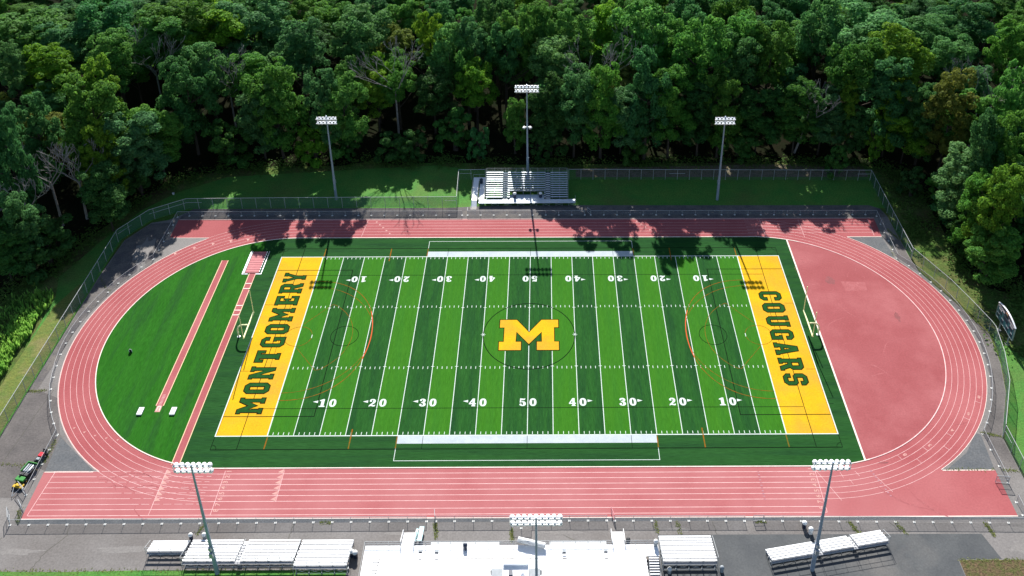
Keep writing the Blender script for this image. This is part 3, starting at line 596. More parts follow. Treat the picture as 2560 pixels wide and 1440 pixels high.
# goal posts
def goal(x, s, lb):
    g_ = empty('goal_post', (x, 0, 0), 0, lb, 'goal post', 'football goal posts at the ends of the field')
    c = s  # direction towards the field
    P = [(0, 0, 0), (0, 0, 1.6)]+[(c*(1.25-1.25*cos(radians(a))), 0, 1.6+1.45*sin(radians(a))) for a in range(15, 91, 15)]+[(c*2.35, 0, 3.05)]
    MB().path(P, .16, 10).build('gooseneck', 'goal', g_, smooth=True)
    MB().tube((c*2.35, -3.68, 3.05), (c*2.35, 3.68, 3.05), .15, .15, 10).build('crossbar', 'goal', g_)
    for y in (-3.65, 3.65): MB().tube((c*2.35, y, 3.0), (c*2.35, y, 9.15), .085, .085, 8).build('upright', 'goal', g_)
    MB().lathe((0, 0, 0), [(.34, 0), (.34, .08), (.2, .10)], 12).build('base_plate', 'steel', g_)
goal(-57.5, 1, 'pale yellow goal post standing beside the long jump runway'); goal(57.5, -1, 'pale yellow goal post standing beside the red D shaped area')
# flood light poles
lamp_far = MB().lathe((0, 0, 0), [(.06, .34), (.20, .28), (.37, -.16), (.40, -.24), (.34, -.26)], 12).build('floodlight', 'lampw'); lens = None
LF = lamp_far.data; bpy.data.objects.remove(lamp_far)
lens = MB().lathe((0, 0, 0), [(.28, -.275), (.12, -.30)], 12).build('lens', 'lampf'); LE = lens.data; bpy.data.objects.remove(lens)
bal = MB().box(-.12, .12, -.10, .10, .30, .52).build('ballast', 'steel'); BA = bal.data; bpy.data.objects.remove(bal)
def flood(x, y, h, n, s, lb, mid=None, sp=.80):
    # s = +1 lamps aim at +y, -1 at -y
    r = empty('flood_light_pole', (x, y, 0), 0, lb, 'floodlight pole', 'stadium floodlight poles around the field')
    MB().tube((0, 0, 0), (0, 0, 6.2), .34, .31, 12).build('pole_base', 'pole', r, smooth=False)
    MB().tube((0, 0, 6.2), (0, 0, h+.35), .27, .13, 12).build('pole', 'pole', r)
    MB().box(-.28, .28, -s*.55-.15, -s*.55+.15, 4.4, 5.3).build('control_box', 'steel', r); MB().box(-.2, .2, -s*.5-.12, -s*.5+.12, 5.8, 6.5).build('control_box', 'steel', r)
    W = (n-1)*sp/2
    for k, z in ((0, h), (1, h-1.15)):
        MB().box(-W-.25, W+.25, -.06, .06, z-.07, z+.07).build('cross_arm', 'lampw', r)
        for i in range(n):
            xx = -W+i*sp
            if i == (n-1 if x < 0 else 0) and n == 7 and abs(x) > 10: xx += 0
            f = link(LF, 'floodlight', r, (xx, s*.38, z-.22), (radians(48)*s*1.0, 0, radians((i-(n-1)/2)*4.0)))
            link(LE, 'lens', f); link(BA, 'ballast', f)
    for xx in (-W-.2, W+.2): MB().box(xx-.04, xx+.04, -.05, .05, h-1.08, h-.07).build('side_strut', 'lampw', r)
    if mid:
        MB().box(-.75, .75, -.05, .05, mid-.06, mid+.06).build('lower_arm', 'lampw', r)
        for xx, a in ((-.75, 35), (.75, -35)):
            f = link(LF, 'floodlight', r, (xx, s*.2, mid), (radians(60)*s, radians(a), 0)); link(LE, 'lens', f)
flood(-46.9, 46.0, 23.0, 6, -1, 'floodlight pole with twelve lamps left of the far bleacher', sp=.80)
flood(-1.0, 54.6, 26.4, 7, -1, 'tallest far floodlight pole rising behind the far bleacher', mid=15.0, sp=.84)
flood(44.7, 45.5, 23.0, 6, -1, 'floodlight pole with twelve lamps on the lawn right of the far bleacher', sp=.80)
flood(-46.8, -50.2, 23.4, 7, 1, 'near floodlight pole rising through the left bleachers')
flood(1.9, -59.9, 24.8, 9, 1, 'near floodlight pole with eighteen lamps beside the press box', sp=.80)
flood(43.9, -50.2, 23.4, 7, 1, 'near floodlight pole behind the angled bleacher')

# ---------------------------------------------------------------- fences
def seglen(P): return sum(hypot(b[0]-a[0], b[1]-a[1]) for a, b in zip(P, P[1:]))
def walk(P, step):
    L = seglen(P); n = max(1, round(L/step)); out = []
    for k in range(n+1):
        d = L*k/n
        for a, b in zip(P, P[1:]):
            l_ = hypot(b[0]-a[0], b[1]-a[1])
            if d <= l_+1e-6: t = d/l_; out.append((a[0]+(b[0]-a[0])*t, a[1]+(b[1]-a[1])*t)); break
            d -= l_
    return out
def fence(P, h, lb, step=3.05, low=True, green=False, pads=True, mid=None):
    x0, y0 = P[0]; r = empty('chain_link_fence', (x0, y0, 0), 0, lb, 'fence', 'chain link fences round the track')
    W = walk(P, step); Q = [(a-x0, b-y0) for a, b in W]
    C = [(a-x0, b-y0) for a, b in P] if seglen(P)/max(1, len(P)-1) > step else Q
    m = MB()
    for a, b in zip(C, C[1:]): m.tube((*a, h), (*b, h), .032 if low else .05, None, 6)
    m.build('top_rail', 'rail', r)
    if mid:
        m = MB()
        for a, b in mid: m.tube((a[0]-x0, a[1]-y0, h*.62), (b[0]-x0, b[1]-y0, h*.62), .04, None, 5)
        m.build('brace_rail', 'rail', r)
    m = MB()
    for a, b in zip(C, C[1:]): m.add([(*a, .05), (*b, .05), (*b, h-.02), (*a, h-.02)], [(0, 1, 2, 3)])
    m.build('windscreen' if green else 'mesh', 'windscreen' if green else 'chain' if low else 'chainhi', r)
    pm_ = MB().tube((0, 0, 0), (0, 0, h+.03), .035 if low else .05, None, 6).build('post', 'post'); pd = MB().box(-.19, .19, -.17, .17, .0, .06).build('footing', 'pad')
    d1, d2 = pm_.data, pd.data; bpy.data.objects.remove(pm_); bpy.data.objects.remove(pd)
    for a, b in Q:
        o = link(d1, 'post', r, (a, b, 0))
        if pads: link(d2, 'footing', o, (0, -.05, 0))
    return r
fence([(-82.3, -41.8), (-15.9, -41.5)], 1.25, 'low chain link fence along the near straight left of the gates')
fence([(-14.4, -41.5), (-2.3, -41.5), (-2.3, -42.8), (.8, -42.8), (.8, -41.5), (13.0, -41.5)], 1.25, 'low chain link fence with a small bay in front of the grandstand')
fence([(14.3, -41.55), (35.1, -41.7)], 1.25, 'low chain link fence between the grandstand gate and the right gate')
fence([(38.2, -41.7), (80.4, -42.3)], 1.25, 'low chain link fence along the near straight at the right end')
fence([(80.4, -24.6), (80.5, -34.8)], 1.25, 'low chain link fence beside the lower right track corner')
fence([(80.3, -38.5), (80.3, -40.9)], 1.8, 'short chain link fence piece at the lower right corner')
Rin = [(80.4, -24.6), (82.4, -21.8), (84.0, -19.1), (85.4, -16.3), (86.6, -13.4), (87.5, -10.5), (88.2, -7.5), (88.7, -4.3), (89.0, -1.1), (88.9, 1.8), (88.6, 4.9), (88.1, 7.9), (87.3, 10.9), (86.4, 13.8), (85.2, 16.3), (84.0, 18.7), (82.6, 21.1), (80.9, 23.4)]
fence(Rin, 1.25, 'low chain link fence curving round the right bend of the track')
fence([(80.9, 23.4), (81.1, 39.4), (14.0, 39.6)], 1.25, 'low chain link fence along the far straight right of the bleacher gate')
fence([(12.6, 39.6), (-14.9, 39.6)], 1.25, 'low chain link fence in front of the far bleacher')
fence([(-16.2, 39.6), (-82.7, 39.6), (-82.8, 24.0)], 1.25, 'low chain link fence along the far straight left of the bleacher gate')
Lin = [(-82.9, 23.8), (-84.4, 21.5), (-85.9, 19.2), (-87.3, 16.5), (-88.4, 13.7), (-89.4, 10.8), (-90.1, 7.9), (-90.6, 4.9), (-90.9, 1.9), (-90.95, -1.2), (-90.7, -4.2), (-90.2, -7.3), (-89.4, -10.4), (-88.6, -13.3), (-87.5, -16.0), (-86.1, -18.8), (-84.4, -21.5), (-82.7, -23.9)]
fence(Lin, 1.25, 'low chain link fence curving round the left bend of the track')
fence([(-82.7, -24.1), (-82.4, -36.2)], 1.25, 'low chain link fence beside the parked machines')
fence([(-92.8, -75), (-92.85, 18), (-92.9, 30.5), (-88.5, 37.9), (-81.3, 42.3), (-60, 42.6), (-17.7, 42.8)], 3.0, 'tall green screened fence wrapping the left and far left sides', step=3.4, low=False, green=True, pads=False,
      mid=[((-81.3, 42.3), (-77.8, 42.35)), ((-88.5, 37.9), (-81.3, 42.3)), ((-92.9, 30.5), (-91, 33.8)), ((-20.5, 42.8), (-17.8, 42.8))])
fence([(-17.7, 43.0), (-18.0, 54.1), (-11.5, 54.2)], 3.0, 'tall fence corner left of the far bleacher', step=3.4, low=False, pads=False, mid=[((-17.9, 54.1), (-14.8, 54.15))])
fence([(9.2, 54.2), (83.9, 53.5)], 3.0, 'tall back fence behind the lawn right of the far bleacher', step=3.0, low=False, pads=False, mid=[((34, 53.9), (38, 53.9)), ((80.6, 53.5), (83.8, 53.5))])
fence([(83.9, 53.4), (83.9, 23.3)], 3.0, 'tall green screened fence on the far right side', step=3.4, low=False, green=True, pads=False, mid=[((83.9, 26.5), (83.9, 23.4))])
fence([(84.0, 23.2), (88.4, 12.7), (90.2, 6.6), (91.8, 0.5), (92.0, -1), (90.8, -7.9), (88.7, -15.0), (83.7, -25.1)], 3.0, 'tall green screened fence curving behind the right bend', step=3.4, low=False, green=True, pads=False)
fence([(83.6, -25.4), (83.5, -52)], 3.0, 'tall green screened fence at the lower right edge', step=3.4, low=False, green=True, pads=False, mid=[((83.6, -25.6), (83.6, -28.2))])
def gate(p, q, h, lb, mat_='post'):
    r = empty('gate', (*p, 0), 0, lb, 'gate', 'open gates in the track fence')
    dx, dy = q[0]-p[0], q[1]-p[1]
    m = MB(); m.tube((0, 0, .1), (0, 0, h), .045); m.tube((dx, dy, .1), (dx, dy, h), .045); m.tube((0, 0, h), (dx, dy, h), .045); m.tube((0, 0, .12), (dx, dy, .12), .04); m.tube((0, 0, h*.55), (dx, dy, h*.55), .03)
    m.build('frame', mat_, r); MB().add([(0, 0, .1), (dx, dy, .1), (dx, dy, h), (0, 0, h)], [(0, 1, 2, 3)]).build('mesh', 'chain', r)
gate((-14.5, -41.5), (-14.7, -40.3), 1.3, 'small gate swung open left of the grandstand', 'rail')
gate((14.2, -41.5), (13.8, -40.0), 1.3, 'faded red gate swung open onto the track edge', 'pink')
gate((36.5, -41.7), (38.1, -41.65), 1.3, 'closed gate leaf near the right bleachers', 'rail')
gate((80.5, -34.9), (78.4, -34.7), 1.7, 'gate leaf swung open over the lower right track corner', 'rail')
gate((-82.3, -38.4), (-81.2, -39.6), 1.7, 'gate leaf standing open at the lower left track corner', 'rail')
gate((-82.4, -41.7), (-83.4, -39.8), 1.7, 'outer gate leaf folded at the lower left fence end', 'rail')
gate((-82.4, -36.3), (-84.0, -34.9), 1.7, 'gate leaf folded back against the yellow trailer', 'rail')
gate((-14.9, 39.6), (-15.0, 40.9), 1.3, 'small gate swung open left of the far bleacher', 'rail')
gate((14.0, 39.6), (13.2, 40.8), 1.3, 'small gate swung open right of the far bleacher', 'rail')

# ---------------------------------------------------------------- bleachers
SW = .29
def bleacher(name, loc, rz, L, rows, run, rise, z0, lb, gaps=(), cut=None, rails=True, grp='aluminium bleachers beside the track', y0=0.0, seatm='aluw', deckfill=True):
    # local frame: front edge at y=0 facing +y, rows climb towards -y; x from 0 to L
    r = empty(name, (*loc, 0), rz, lb, 'bleacher', grp)
    def spans(i):
        e = [0]; 
        for a, b_ in gaps: e += [a, b_]
        e.append(L); sp = [(e[k], e[k+1]) for k in range(0, len(e), 2)]
        if cut and i < cut[2]:
            o = []
            for a, b_ in sp:
                if b_ <= cut[0] or a >= cut[1]: o.append((a, b_))
                else:
                    if a < cut[0]: o.append((a, cut[0]))
                    if b_ > cut[1]: o.append((cut[1], b_))
            sp = o
        return sp
    for i in range(rows):
        y = y0-i*run; z = z0+i*rise
        for a, b_ in spans(i):
            m = MB(); m.box(a, b_, y-(SW if seatm == 'aluw' else .30), y-.01, z-.05, z)
            m.build('seat_plank', seatm, r)
        if i < rows-1 or deckfill:
            for a, b_ in ([(0, L)] if not (cut and i < cut[2]) else [(0, cut[0]), (cut[1], L)]):
                f = MB(); f.box(a, b_, y-run-.10, y-.24, z-.30 if z > .5 else .08, z-.26 if z > .5 else .12)
                f.build('foot_plank', 'foot' if seatm == 'aluw' else 'footshade', r)
    for a, b_ in gaps:
        m = MB()
        for i in range(rows):
            for h_ in (0, 1):
                m.box(a+.05, b_-.05, y0-i*run-.3*h_-.3, y0-i*run-.3*h_-.02, z0-.4+i*rise+h_*rise/2-.04, z0-.4+i*rise+h_*rise/2)
        m.build('aisle_steps', 'aluw', r)
        m = MB(); mx_ = (a+b_)/2
        for i in range(0, rows, 2):
            z = z0-.4+i*rise; m.tube((mx_, y0-i*run-.3, z), (mx_, y0-i*run-.3, z+.95), .03); m.tube((mx_, y0-i*run-.3, z+.95), (mx_, y0-(i+1.2)*run-.3, z+.95+1.2*rise), .03)
        m.build('aisle_handrail', 'rail', r)
    nf = max(2, round(L/1.85)); fr = MB(); back = y0-(rows-1)*run-.15; zt = z0+(rows-1)*rise
    for k in range(nf+1):
        x = .12+(L-.24)*k/nf
        fr.box(x-.04, x+.04, back-.2, y0, .0, .08)
        for i in range(0, rows, 2):
            y = y0-i*run-.16; fr.tube((x, y, 0), (x, y, z0+i*rise-.05), .035, None, 5)
        fr.tube((x, back, 0), (x, back, zt-.05), .045, None, 5)
        fr.tube((x, y0-.1, z0-.35 if z0 > .5 else .1), (x, back, zt-.38), .03, None, 5)
        if k < nf:
            x2 = .12+(L-.24)*(k+1)/nf; zz = zt-.1
            if k % 1 == 0:
                fr.tube((x, back, .15), (x2, back, zz*.52), .022, None, 4); fr.tube((x2, back, .15), (x, back, zz*.52), .022, None, 4)
                if zt > 1.7: fr.tube((x, back, zz*.55), (x2, back, zz), .022, None, 4); fr.tube((x2, back, zz*.55), (x, back, zz), .022, None, 4)
            fr.tube((x, back, zz*.54), (x2, back, zz*.54), .025, None, 4); fr.tube((x, back, .12), (x2, back, .12), .03, None, 4)
    fr.build('frame', 'steel', r)
    if rails:
        m = MB(); yb = back-.28
        for k in range(nf+1):
            x = .12+(L-.24)*k/nf; m.tube((x, yb, zt-.4), (x, yb, zt+1.0), .025, None, 5)
        for z in (zt+1.0, zt+.45): m.tube((0, yb, z), (L, yb, z), .025, None, 5)
        m.build('back_rail', 'rail', r)
        for x in (-.12, L+.12):
            m = MB(); m.tube((x, y0-run, z0+.6+rise), (x, yb, zt+1.0), .03, None, 5); m.tube((x, y0-run, z0+.6+rise), (x, y0-run, .1), .03, None, 5); m.tube((x, yb, zt+1.0), (x, yb, .1), .03, None, 5)
            m.build('side_rail', 'rail', r)
    return r
bleacher('bleacher', (-58.3, -45.0), 0, 5.7, 5, .52, .20, .43, 'lowest five row bleacher at the far left of the near side', rails=True)
bleacher('bleacher', (-52.1, -44.9), 0, 16.9, 8, .61, .20, .45, 'long eight row bleacher under the near left floodlight pole', gaps=((8.0, 8.8),))
bleacher('bleacher', (-34.9, -45.0), 0, 8.0, 10, .59, .205, .45, 'ten row bleacher just left of the white grandstand')
bleacher('bleacher', (21.0, -44.6), 0, 8.2, 10, .59, .205, .45, 'ten row bleacher just right of the white grandstand')
bleacher('bleacher', (37.35, -47.0), radians(9.8), 19.2, 5, .54, .20, .43, 'long low bleacher standing at an angle on dark pavement', gaps=((7.6, 8.3), (13.4, 14.1)))
# far bleacher: raised deck, twelve rows, wheelchair bay
fb = bleacher('far_bleacher', (8.7, 44.9), pi, 19.6, 12, .57, .25, 1.35, 'silver twelve row bleacher with front walkway across the field', gaps=((4.1, 5.3), (14.4, 15.6)), cut=(5.65, 13.9, 3), rails=True, seatm='alu', deckfill=True)
m = MB(); m.box(-1.8, 21.2, .25, 1.8, .86, .92); m.box(5.65, 13.9, -1.6, .25, .86, .92); m.build('walkway_deck', 'alu', fb)
m = MB()
for k in range(16):
    x = -1.7+22.8*k/15; m.tube((x, 1.7, 0), (x, 1.7, .88), .035, None, 5); m.tube((x, .3, 0), (x, .3, .88), .035, None, 5)
    if k % 2 == 0 and k < 15: m.tube((x, 1.7, .1), (x+1.52, 1.7, .8), .022, None, 4); m.tube((x+1.52, 1.7, .1), (x, 1.7, .8), .022, None, 4)
m.build('deck_posts', 'steel', fb)
m = MB()
for k in range(17):
    x = 21.1-22.8*k/16; m.tube((x, 1.78, .9), (x, 1.78, 1.95), .022, None, 5)
m.tube((-1.7, 1.78, 1.95), (21.1, 1.78, 1.95), .025, None, 5); m.tube((-1.7, 1.78, 1.4), (21.1, 1.78, 1.4), .02, None, 5)
m.tube((5.65, -1.6, .9), (5.65, -1.6, 2.3), .03); m.tube((13.9, -1.6, .9), (13.9, -1.6, 2.3), .03); m.tube((5.65, -1.6, 2.3), (13.9, -1.6, 2.3), .04); m.tube((5.65, -1.6, 1.9), (13.9, -1.6, 1.9), .03)
m.tube((-1.75, 1.7, 1.95), (-1.75, .3, 1.95), .03)
m.build('front_rail', 'rail', fb)
m = MB(); m.box(20.0, 21.3, -7.6, .25, .86, .92); m.box(21.7, 23.0, -7.6, .6, .80, .86); m.add([(21.7, .6, .86), (23.0, .6, .86), (23.0, 2.0, .06), (21.7, 2.0, .06)], [(0, 3, 2, 1)])
m.box(20.0, 23.0, -8.9, -7.6, .86, .92); m.build('access_ramp', 'aluw', fb)
m = MB()
for x in (23.05, 21.5, 20.0):
    for k in range(6): m.tube((x, -7.6+k*1.55, .8), (x, -7.6+k*1.55, 1.8), .022, None, 5)
    m.tube((x, -8.9, 1.8), (x, .4, 1.8), .028, None, 5)
m.tube((20, -8.9, 1.8), (23.05, -8.9, 1.8), .028, None, 5); m.build('ramp_rail', 'rail', fb)
MB().box(21.7, 23.1, 1.6, 3.2, 0, .06).build('landing_slab', 'concrete', fb)

# home grandstand
gs = empty('grandstand', (-24.7, -46.9, 0), 0, 'large bright white aluminium grandstand with raised deck at the bottom centre', 'grandstand')
m = MB(); m.box(0, 45.3, -1.9, 0, 1.42, 1.5); m.box(0, 1.6, -20, -1.9, 1.42, 1.5); m.build('front_deck', 'aluw', gs)
for i in range(18):
    MB().box(2.6, 43.2, -2.15-i*.72-.30, -2.15-i*.72, 1.92+i*.22, 1.97+i*.22).build('seat_plank', 'aluw', gs)
    MB().box(2.6, 43.2, -2.15-i*.72-.80, -2.15-i*.72-.24, 1.62+i*.22, 1.67+i*.22).build('foot_plank', 'aluw', gs)
for x in (9.0, 20.0, 31.5, 37.8):
    m = MB()
    for i in range(18):
        for h_ in (0, 1): m.box(x, x+1.2, -2.15-i*.72-.36*h_-.36, -2.15-i*.72-.36*h_, 1.62+i*.22+h_*.11, 1.985+i*.22+h_*.11)
    m.build('aisle_steps', 'aluw', gs)
for k in range(17):
    x = .1+45.1*k/16
    for y in (-.02, -1.8): MB().tube((x, y, 0), (x, y, 1.45), .06, None, 6).build('post', 'steel', gs)
for k in range(11):
    x = 2.7+40.4*k/10
    for i in (4, 9, 14): MB().tube((x, -2.3-i*.72, 0), (x, -2.3-i*.72, 1.5+i*.22), .07, None, 6).build('post', 'steel', gs)
for k in range(6):
    for x in (.1, 1.5): MB().tube((x, -4.5-k*3, 0), (x, -4.5-k*3, 1.45), .06, None, 6).build('post', 'steel', gs)
m = MB(); m.box(0, 45.3, .0, .05, 1.10, 1.5); m.build('fascia', 'aluw', gs)
m = MB()
gap = [(5.5, 7.4), (38.3, 40.1)]
for a, b_ in ((0, 5.5), (7.4, 38.3), (40.1, 45.3)):
    for z in (2.55, 2.05): m.tube((a, 0, z), (b_, 0, z), .03, None, 5)
    n_ = max(2, round((b_-a)/1.9))
    for k in range(n_+1): x = a+(b_-a)*k/n_; m.tube((x, 0, 1.5), (x, 0, 2.55), .03, None, 5)
for x in (0, 45.3):
    m.tube((x, 0, 2.55), (x, -20 if x == 0 else -1.9, 2.55), .03, None, 5)
m.tube((1.6, -1.9, 2.55), (1.6, -20, 5.5), .03, None, 5)
m.build('deck_rail', 'rail', gs)
MB().add([(0, .01, 1.5), (45.3, .01, 1.5), (45.3, .01, 2.5), (0, .01, 2.5)], [(0, 1, 2, 3)]).build('rail_mesh', 'chain', gs)
for a, b_ in gap:
    m = MB()
    for k in range(8): m.box(a, b_, .06+k*.40, .06+(k+1)*.40+.02, 1.32-k*.18, 1.37-k*.18)
    m.build('entry_stairs', 'aluw', gs)
    m = MB()
    for x in (a-.08, b_+.08):
        m.tube((x, 0, 2.45), (x, 3.2, 1.0), .035, None, 5); m.tube((x, 0, 2.0), (x, 3.2, .55), .03, None, 5); m.tube((x, 3.2, 0), (x, 3.2, 1.0), .035, None, 5)
        m.add([(x, .02, 1.3), (x, 3.2, .05), (x, 3.2, .25), (x, .02, 1.5)], [(0, 1, 2, 3)])
    m.build('stair_rail', 'aluw', gs)
# diagonal side stair with dark gaps, and the rear access stair
m = MB(); d = MB()
for k in range(9): m.box(43.7, 45.2, -1.95-k*.34-.24, -1.95-k*.34, 1.34-k*.15, 1.38-k*.15)
m.build('side_stairs', 'aluw', gs)
m = MB()
for x in (43.6, 45.3): m.tube((x, -1.9, 2.4), (x, -5.2, 1.0), .035, None, 5); m.tube((x, -5.2, 1.0), (x, -5.2, 0), .035, None, 5); m.box(x-.03, x+.03, -5.2, -1.9, .2, .3)
m.build('side_stair_rail', 'rail', gs)
m = MB()
for k in range(9): m.box(1.7, 2.5, -2.1-k*.55-.3, -2.1-k*.55, 1.65+k*.17, 1.69+k*.17)
for k in range(5): m.tube((1.65, -2.1-k*1.1, 1.5+k*.3), (1.65, -2.1-k*1.1, 2.5+k*.3), .025, None, 5)
m.build('aisle_stairs', 'aluw', gs)
pb = empty('press_box', (-1.2, -55.2, 0), 0, 'small pale press box with roof vents at the bottom centre behind the grandstand rows', 'press box')
MB().box(-3.6, 3.6, -3.2, 2.0, 2.6, 5.0).build('cabin', 'grey', pb)
MB().box(-1.9, 1.9, -3.2, 2.3, 5.02, 5.25).build('roof', 'aluw', pb)
MB().box(-3.5, -2.0, -3, 1.8, 5.02, 5.10).build('roof_wing', 'grey', pb); MB().box(2.0, 3.5, -3, 1.8, 5.02, 5.10).build('roof_wing', 'grey', pb)
MB().box(-1.05, -.45, .5, 1.3, 5.25, 5.75).build('roof_hatch', 'navy', pb)
MB().lathe((1.0, .9, 5.25), [(.35, 0), (.35, .3), (.1, .45)], 12).build('roof_vent', 'aluw', pb)
m = MB()
for x in (-1.9, 1.9): m.box(x-.04, x+.04, -3.2, 2.3, 5.25, 5.7)
m.box(-1.9, 1.9, 2.22, 2.3, 5.25, 5.7); m.build('parapet', 'aluw', pb)
m = MB()
for x in (-3, -1, 1, 3): m.box(x-.8, x+.8, 2.0, 2.03, 3.5, 4.6)
m.build('window', 'glass', pb)
for i, (x, y, lb) in enumerate(((-8.6, -46.8, 'long white banner board lying along the grandstand front edge left of centre'), (8.0, -46.8, 'long white banner board lying along the grandstand front edge right of centre'))):
    r = empty('banner_board', (x, y, 0), 0, lb, 'banner', 'white banner boards along the grandstand front')
    MB().box(-6.0 if i == 0 else -4.2, 4.6, -.02, .52, 1.40, 1.50).build('board', 'dullw', r); MB().box(-5.8 if i == 0 else -4.0, 4.4, .52, .56, 1.38, 1.52).build('edge_pole', 'rail', r)
r = empty('rolled_tarp', (-1.1, -46.35, 1.5), atan2(-1.11, 4.21), 'rolled white tarp lying across the grandstand rail beside the centre pole', 'tarp')
MB().lathe((0, 0, .65), [(.36, 0), (.42, .04), (.42, 4.3), (.36, 4.36)], 14, axis=(1, 0, 0)).build('roll', 'dullw', r); MB().lathe((-.02, 0, .65), [(.12, -.03), (.12, .0)], 10, axis=(1, 0, 0)).build('core', 'grey', r)
MB().box(.1, 4.2, -.08, .08, .05, .28).build('cradle', 'steel', r)

def can(x, y, z, lb, lid='dullw', body='navy', s=1.0):
    r = empty('trash_can', (x, y, z), random.uniform(0, 3), lb, 'trash can', 'round trash cans with domed lids')
    MB().lathe((0, 0, 0), [(.26*s, .0), (.30*s, .1), (.31*s, .85*s), (.33*s, .88*s)], 14).build('barrel', body, r, smooth=False)
    MB().lathe((0, 0, .88*s), [(.36*s, 0), (.36*s, .06), (.30*s, .22), (.16*s, .34), (.05, .38)], 14).build('lid', lid, r, smooth=True)
can(44.4, -42.9, 0, 'white lidded can by the fence left of the right floodlight pole', s=1.15)
can(45.15, -44.0, 0, 'white bagged can on the pavement edge nearest the right floodlight pole', body='dullw', s=1.15)
can(-52.6, -44.4, 0, 'white lidded can in front of the low left bleacher')
can(-50.5, -44.35, 0, 'grey can beside the near left floodlight pole', body='grey')
can(-26.2, -47.7, 0, 'dark can nearest the grandstand left corner', s=1.2)
can(-26.8, -47.5, 0, 'dark can tucked against the ten row bleacher end', s=1.2)
can(16.1, -45.6, 0, 'dark open can in front of the right grandstand corner', lid='dark')
can(20.2, -47.0, 1.5, 'white lidded can on the grandstand deck by the side stairs', body='grey')
can(-9.2, -47.5, 1.5, 'dark can on the grandstand deck left of centre', lid='navy')
can(22.0, -50.6, 0, 'grey lidded can behind the right ten row bleacher', body='grey')
can(30.0, -50.4, 0, 'dark grey can at the right end of the right bleacher', lid='grey', body='grey')
can(-4.0, 45.3, .92, 'dark can with white lid at the left of the far bleacher bay', s=1.25)
can(2.2, 45.4, .92, 'dark can with white lid at the right of the far bleacher bay', s=1.25)
can(-12.3, 51.3, .92, 'dark can on the far bleacher ramp platform', lid='navy', s=1.2)
for x, y, lb in ((-16.0, -48.3, 'tiny box speaker farthest left on the grandstand seats'), (-13.5, -48.4, 'small grey box second from the left on the grandstand seats'), (6.0, -48.5, 'small grey box right of the centre pole on the grandstand'), (12.4, -48.4, 'tiny box speaker farthest right on the grandstand seats')):
    r = empty('speaker_box', (x, y, 1.98), 0, lb, 'speaker', 'small boxes on the grandstand seats')
    MB().box(-.28, .28, -.2, .2, 0, .4).build('case', 'grey', r); MB().box(-.24, .24, -.23, -.205, .05, .35).build('grille', 'navy', r)
r = empty('aqua_bench', (-16.75, -44.2, 0), radians(-4), 'pale aqua picnic table standing by the left grandstand stairs', 'table')
MB().box(-.10, .62, -1.25, 1.25, .72, .78).build('table_top', 'aqua', r); MB().box(-.62, -.30, -1.25, 1.05, .42, .47).build('bench', 'aqua', r)
for y in (-.9, .9):
    MB().box(-.6, .5, y-.05, y+.05, .36, .42).build('cross_beam', 'steel', r); m = MB(); m.box(.2, .28, y-.04, y+.04, 0, .72); m.box(-.5, -.42, y-.04, y+.04, 0, .42); m.build('leg', 'steel', r)

# scoreboard
r = empty('scoreboard', (94.0, -.5, 0), 0, 'dark green scoreboard with arched white top beyond the right bend', 'scoreboard')
for y in (1.6, -2.3): MB().box(-.1, .1, y-.12, y+.12, 0, 2.6).build('leg', 'steel', r); MB().box(-.4, .4, y-.35, y+.35, 0, .15).build('leg_footing', 'concrete', r)
MB().box(-.18, .02, -3.7, 3.7, 2.3, 5.3).build('panel', 'sbgreen', r)
m = MB(); n = 18
for i in range(n):
    a, c = -3.7+7.4*i/n, -3.7+7.4*(i+1)/n; za, zc = 5.3+.75*(1-(a/3.7)**2), 5.3+.75*(1-(c/3.7)**2)
    m.add([(-.18, a, 5.3), (-.18, c, 5.3), (-.18, c, zc), (-.18, a, za), (.02, a, 5.3), (.02, c, 5.3), (.02, c, zc), (.02, a, za)], [(0, 3, 2, 1), (4, 5, 6, 7)])
m.build('arch_panel', 'navy', r)
m = MB()
for i in range(n):
    a, c = -3.75+7.5*i/n, -3.75+7.5*(i+1)/n; za, zc = 5.3+.78*(1-(a/3.75)**2), 5.3+.78*(1-(c/3.75)**2)
    m.add([(-.22, a, za), (-.22, c, zc), (.06, c, zc), (.06, a, za), (-.22, a, za+.10), (-.22, c, zc+.10), (.06, c, zc+.10), (.06, a, za+.10)], [(0, 3, 2, 1), (4, 5, 6, 7), (0, 1, 5, 4), (2, 3, 7, 6)])
m.build('arched_cap', 'lampw', r)
m = MB()
for y0_, y1_, z0_, z1_ in ((-3.72, 3.72, 2.24, 2.32), (-3.76, -3.68, 2.3, 5.3), (3.68, 3.76, 2.3, 5.3)): m.box(-.2, .04, y0_, y1_, z0_, z1_)
m.build('frame', 'steel', r)
RT = (pi/2, 0, -pi/2)
def sbt(s, y, z, size, mat_='lampw', name='lettering'): put_text(s, size, name, mat_, r, (-.205, y, z), RT, .025)
def win(y, z, w_, h_, name='digit_window', mat_='navy'): MB().box(-.20, -.17, y-w_/2, y+w_/2, z-h_/2, z+h_/2).build(name, mat_, r)
win(0, 5.12, 7.2, .62, 'name_band')
sbt('COUGAR', 2.15, 5.12, .62); sbt('STADIUM', -2.25, 5.12, .58); win(0, 5.35, .9, .95, 'emblem', 'sborange'); put_text('M', .95, 'emblem_letter', 'sbgreen', r, (-.225, 0, 5.32), RT, .02)
sbt('HOME', 2.5, 4.58, .42); sbt('GUEST', -2.5, 4.58, .42); win(2.3, 4.05, 1.3, .62); win(-2.3, 4.05, 1.3, .62); win(0, 4.25, 1.9, .70)
sbt('DOWN', 2.9, 3.42, .26); sbt('TO GO', 1.0, 3.42, .26); sbt('BALL ON', -1.1, 3.42, .26); sbt('QTR', -2.9, 3.42, .30)
for y in (2.9, 1.0, -1.1, -2.9): win(y, 2.95, .8, .52)

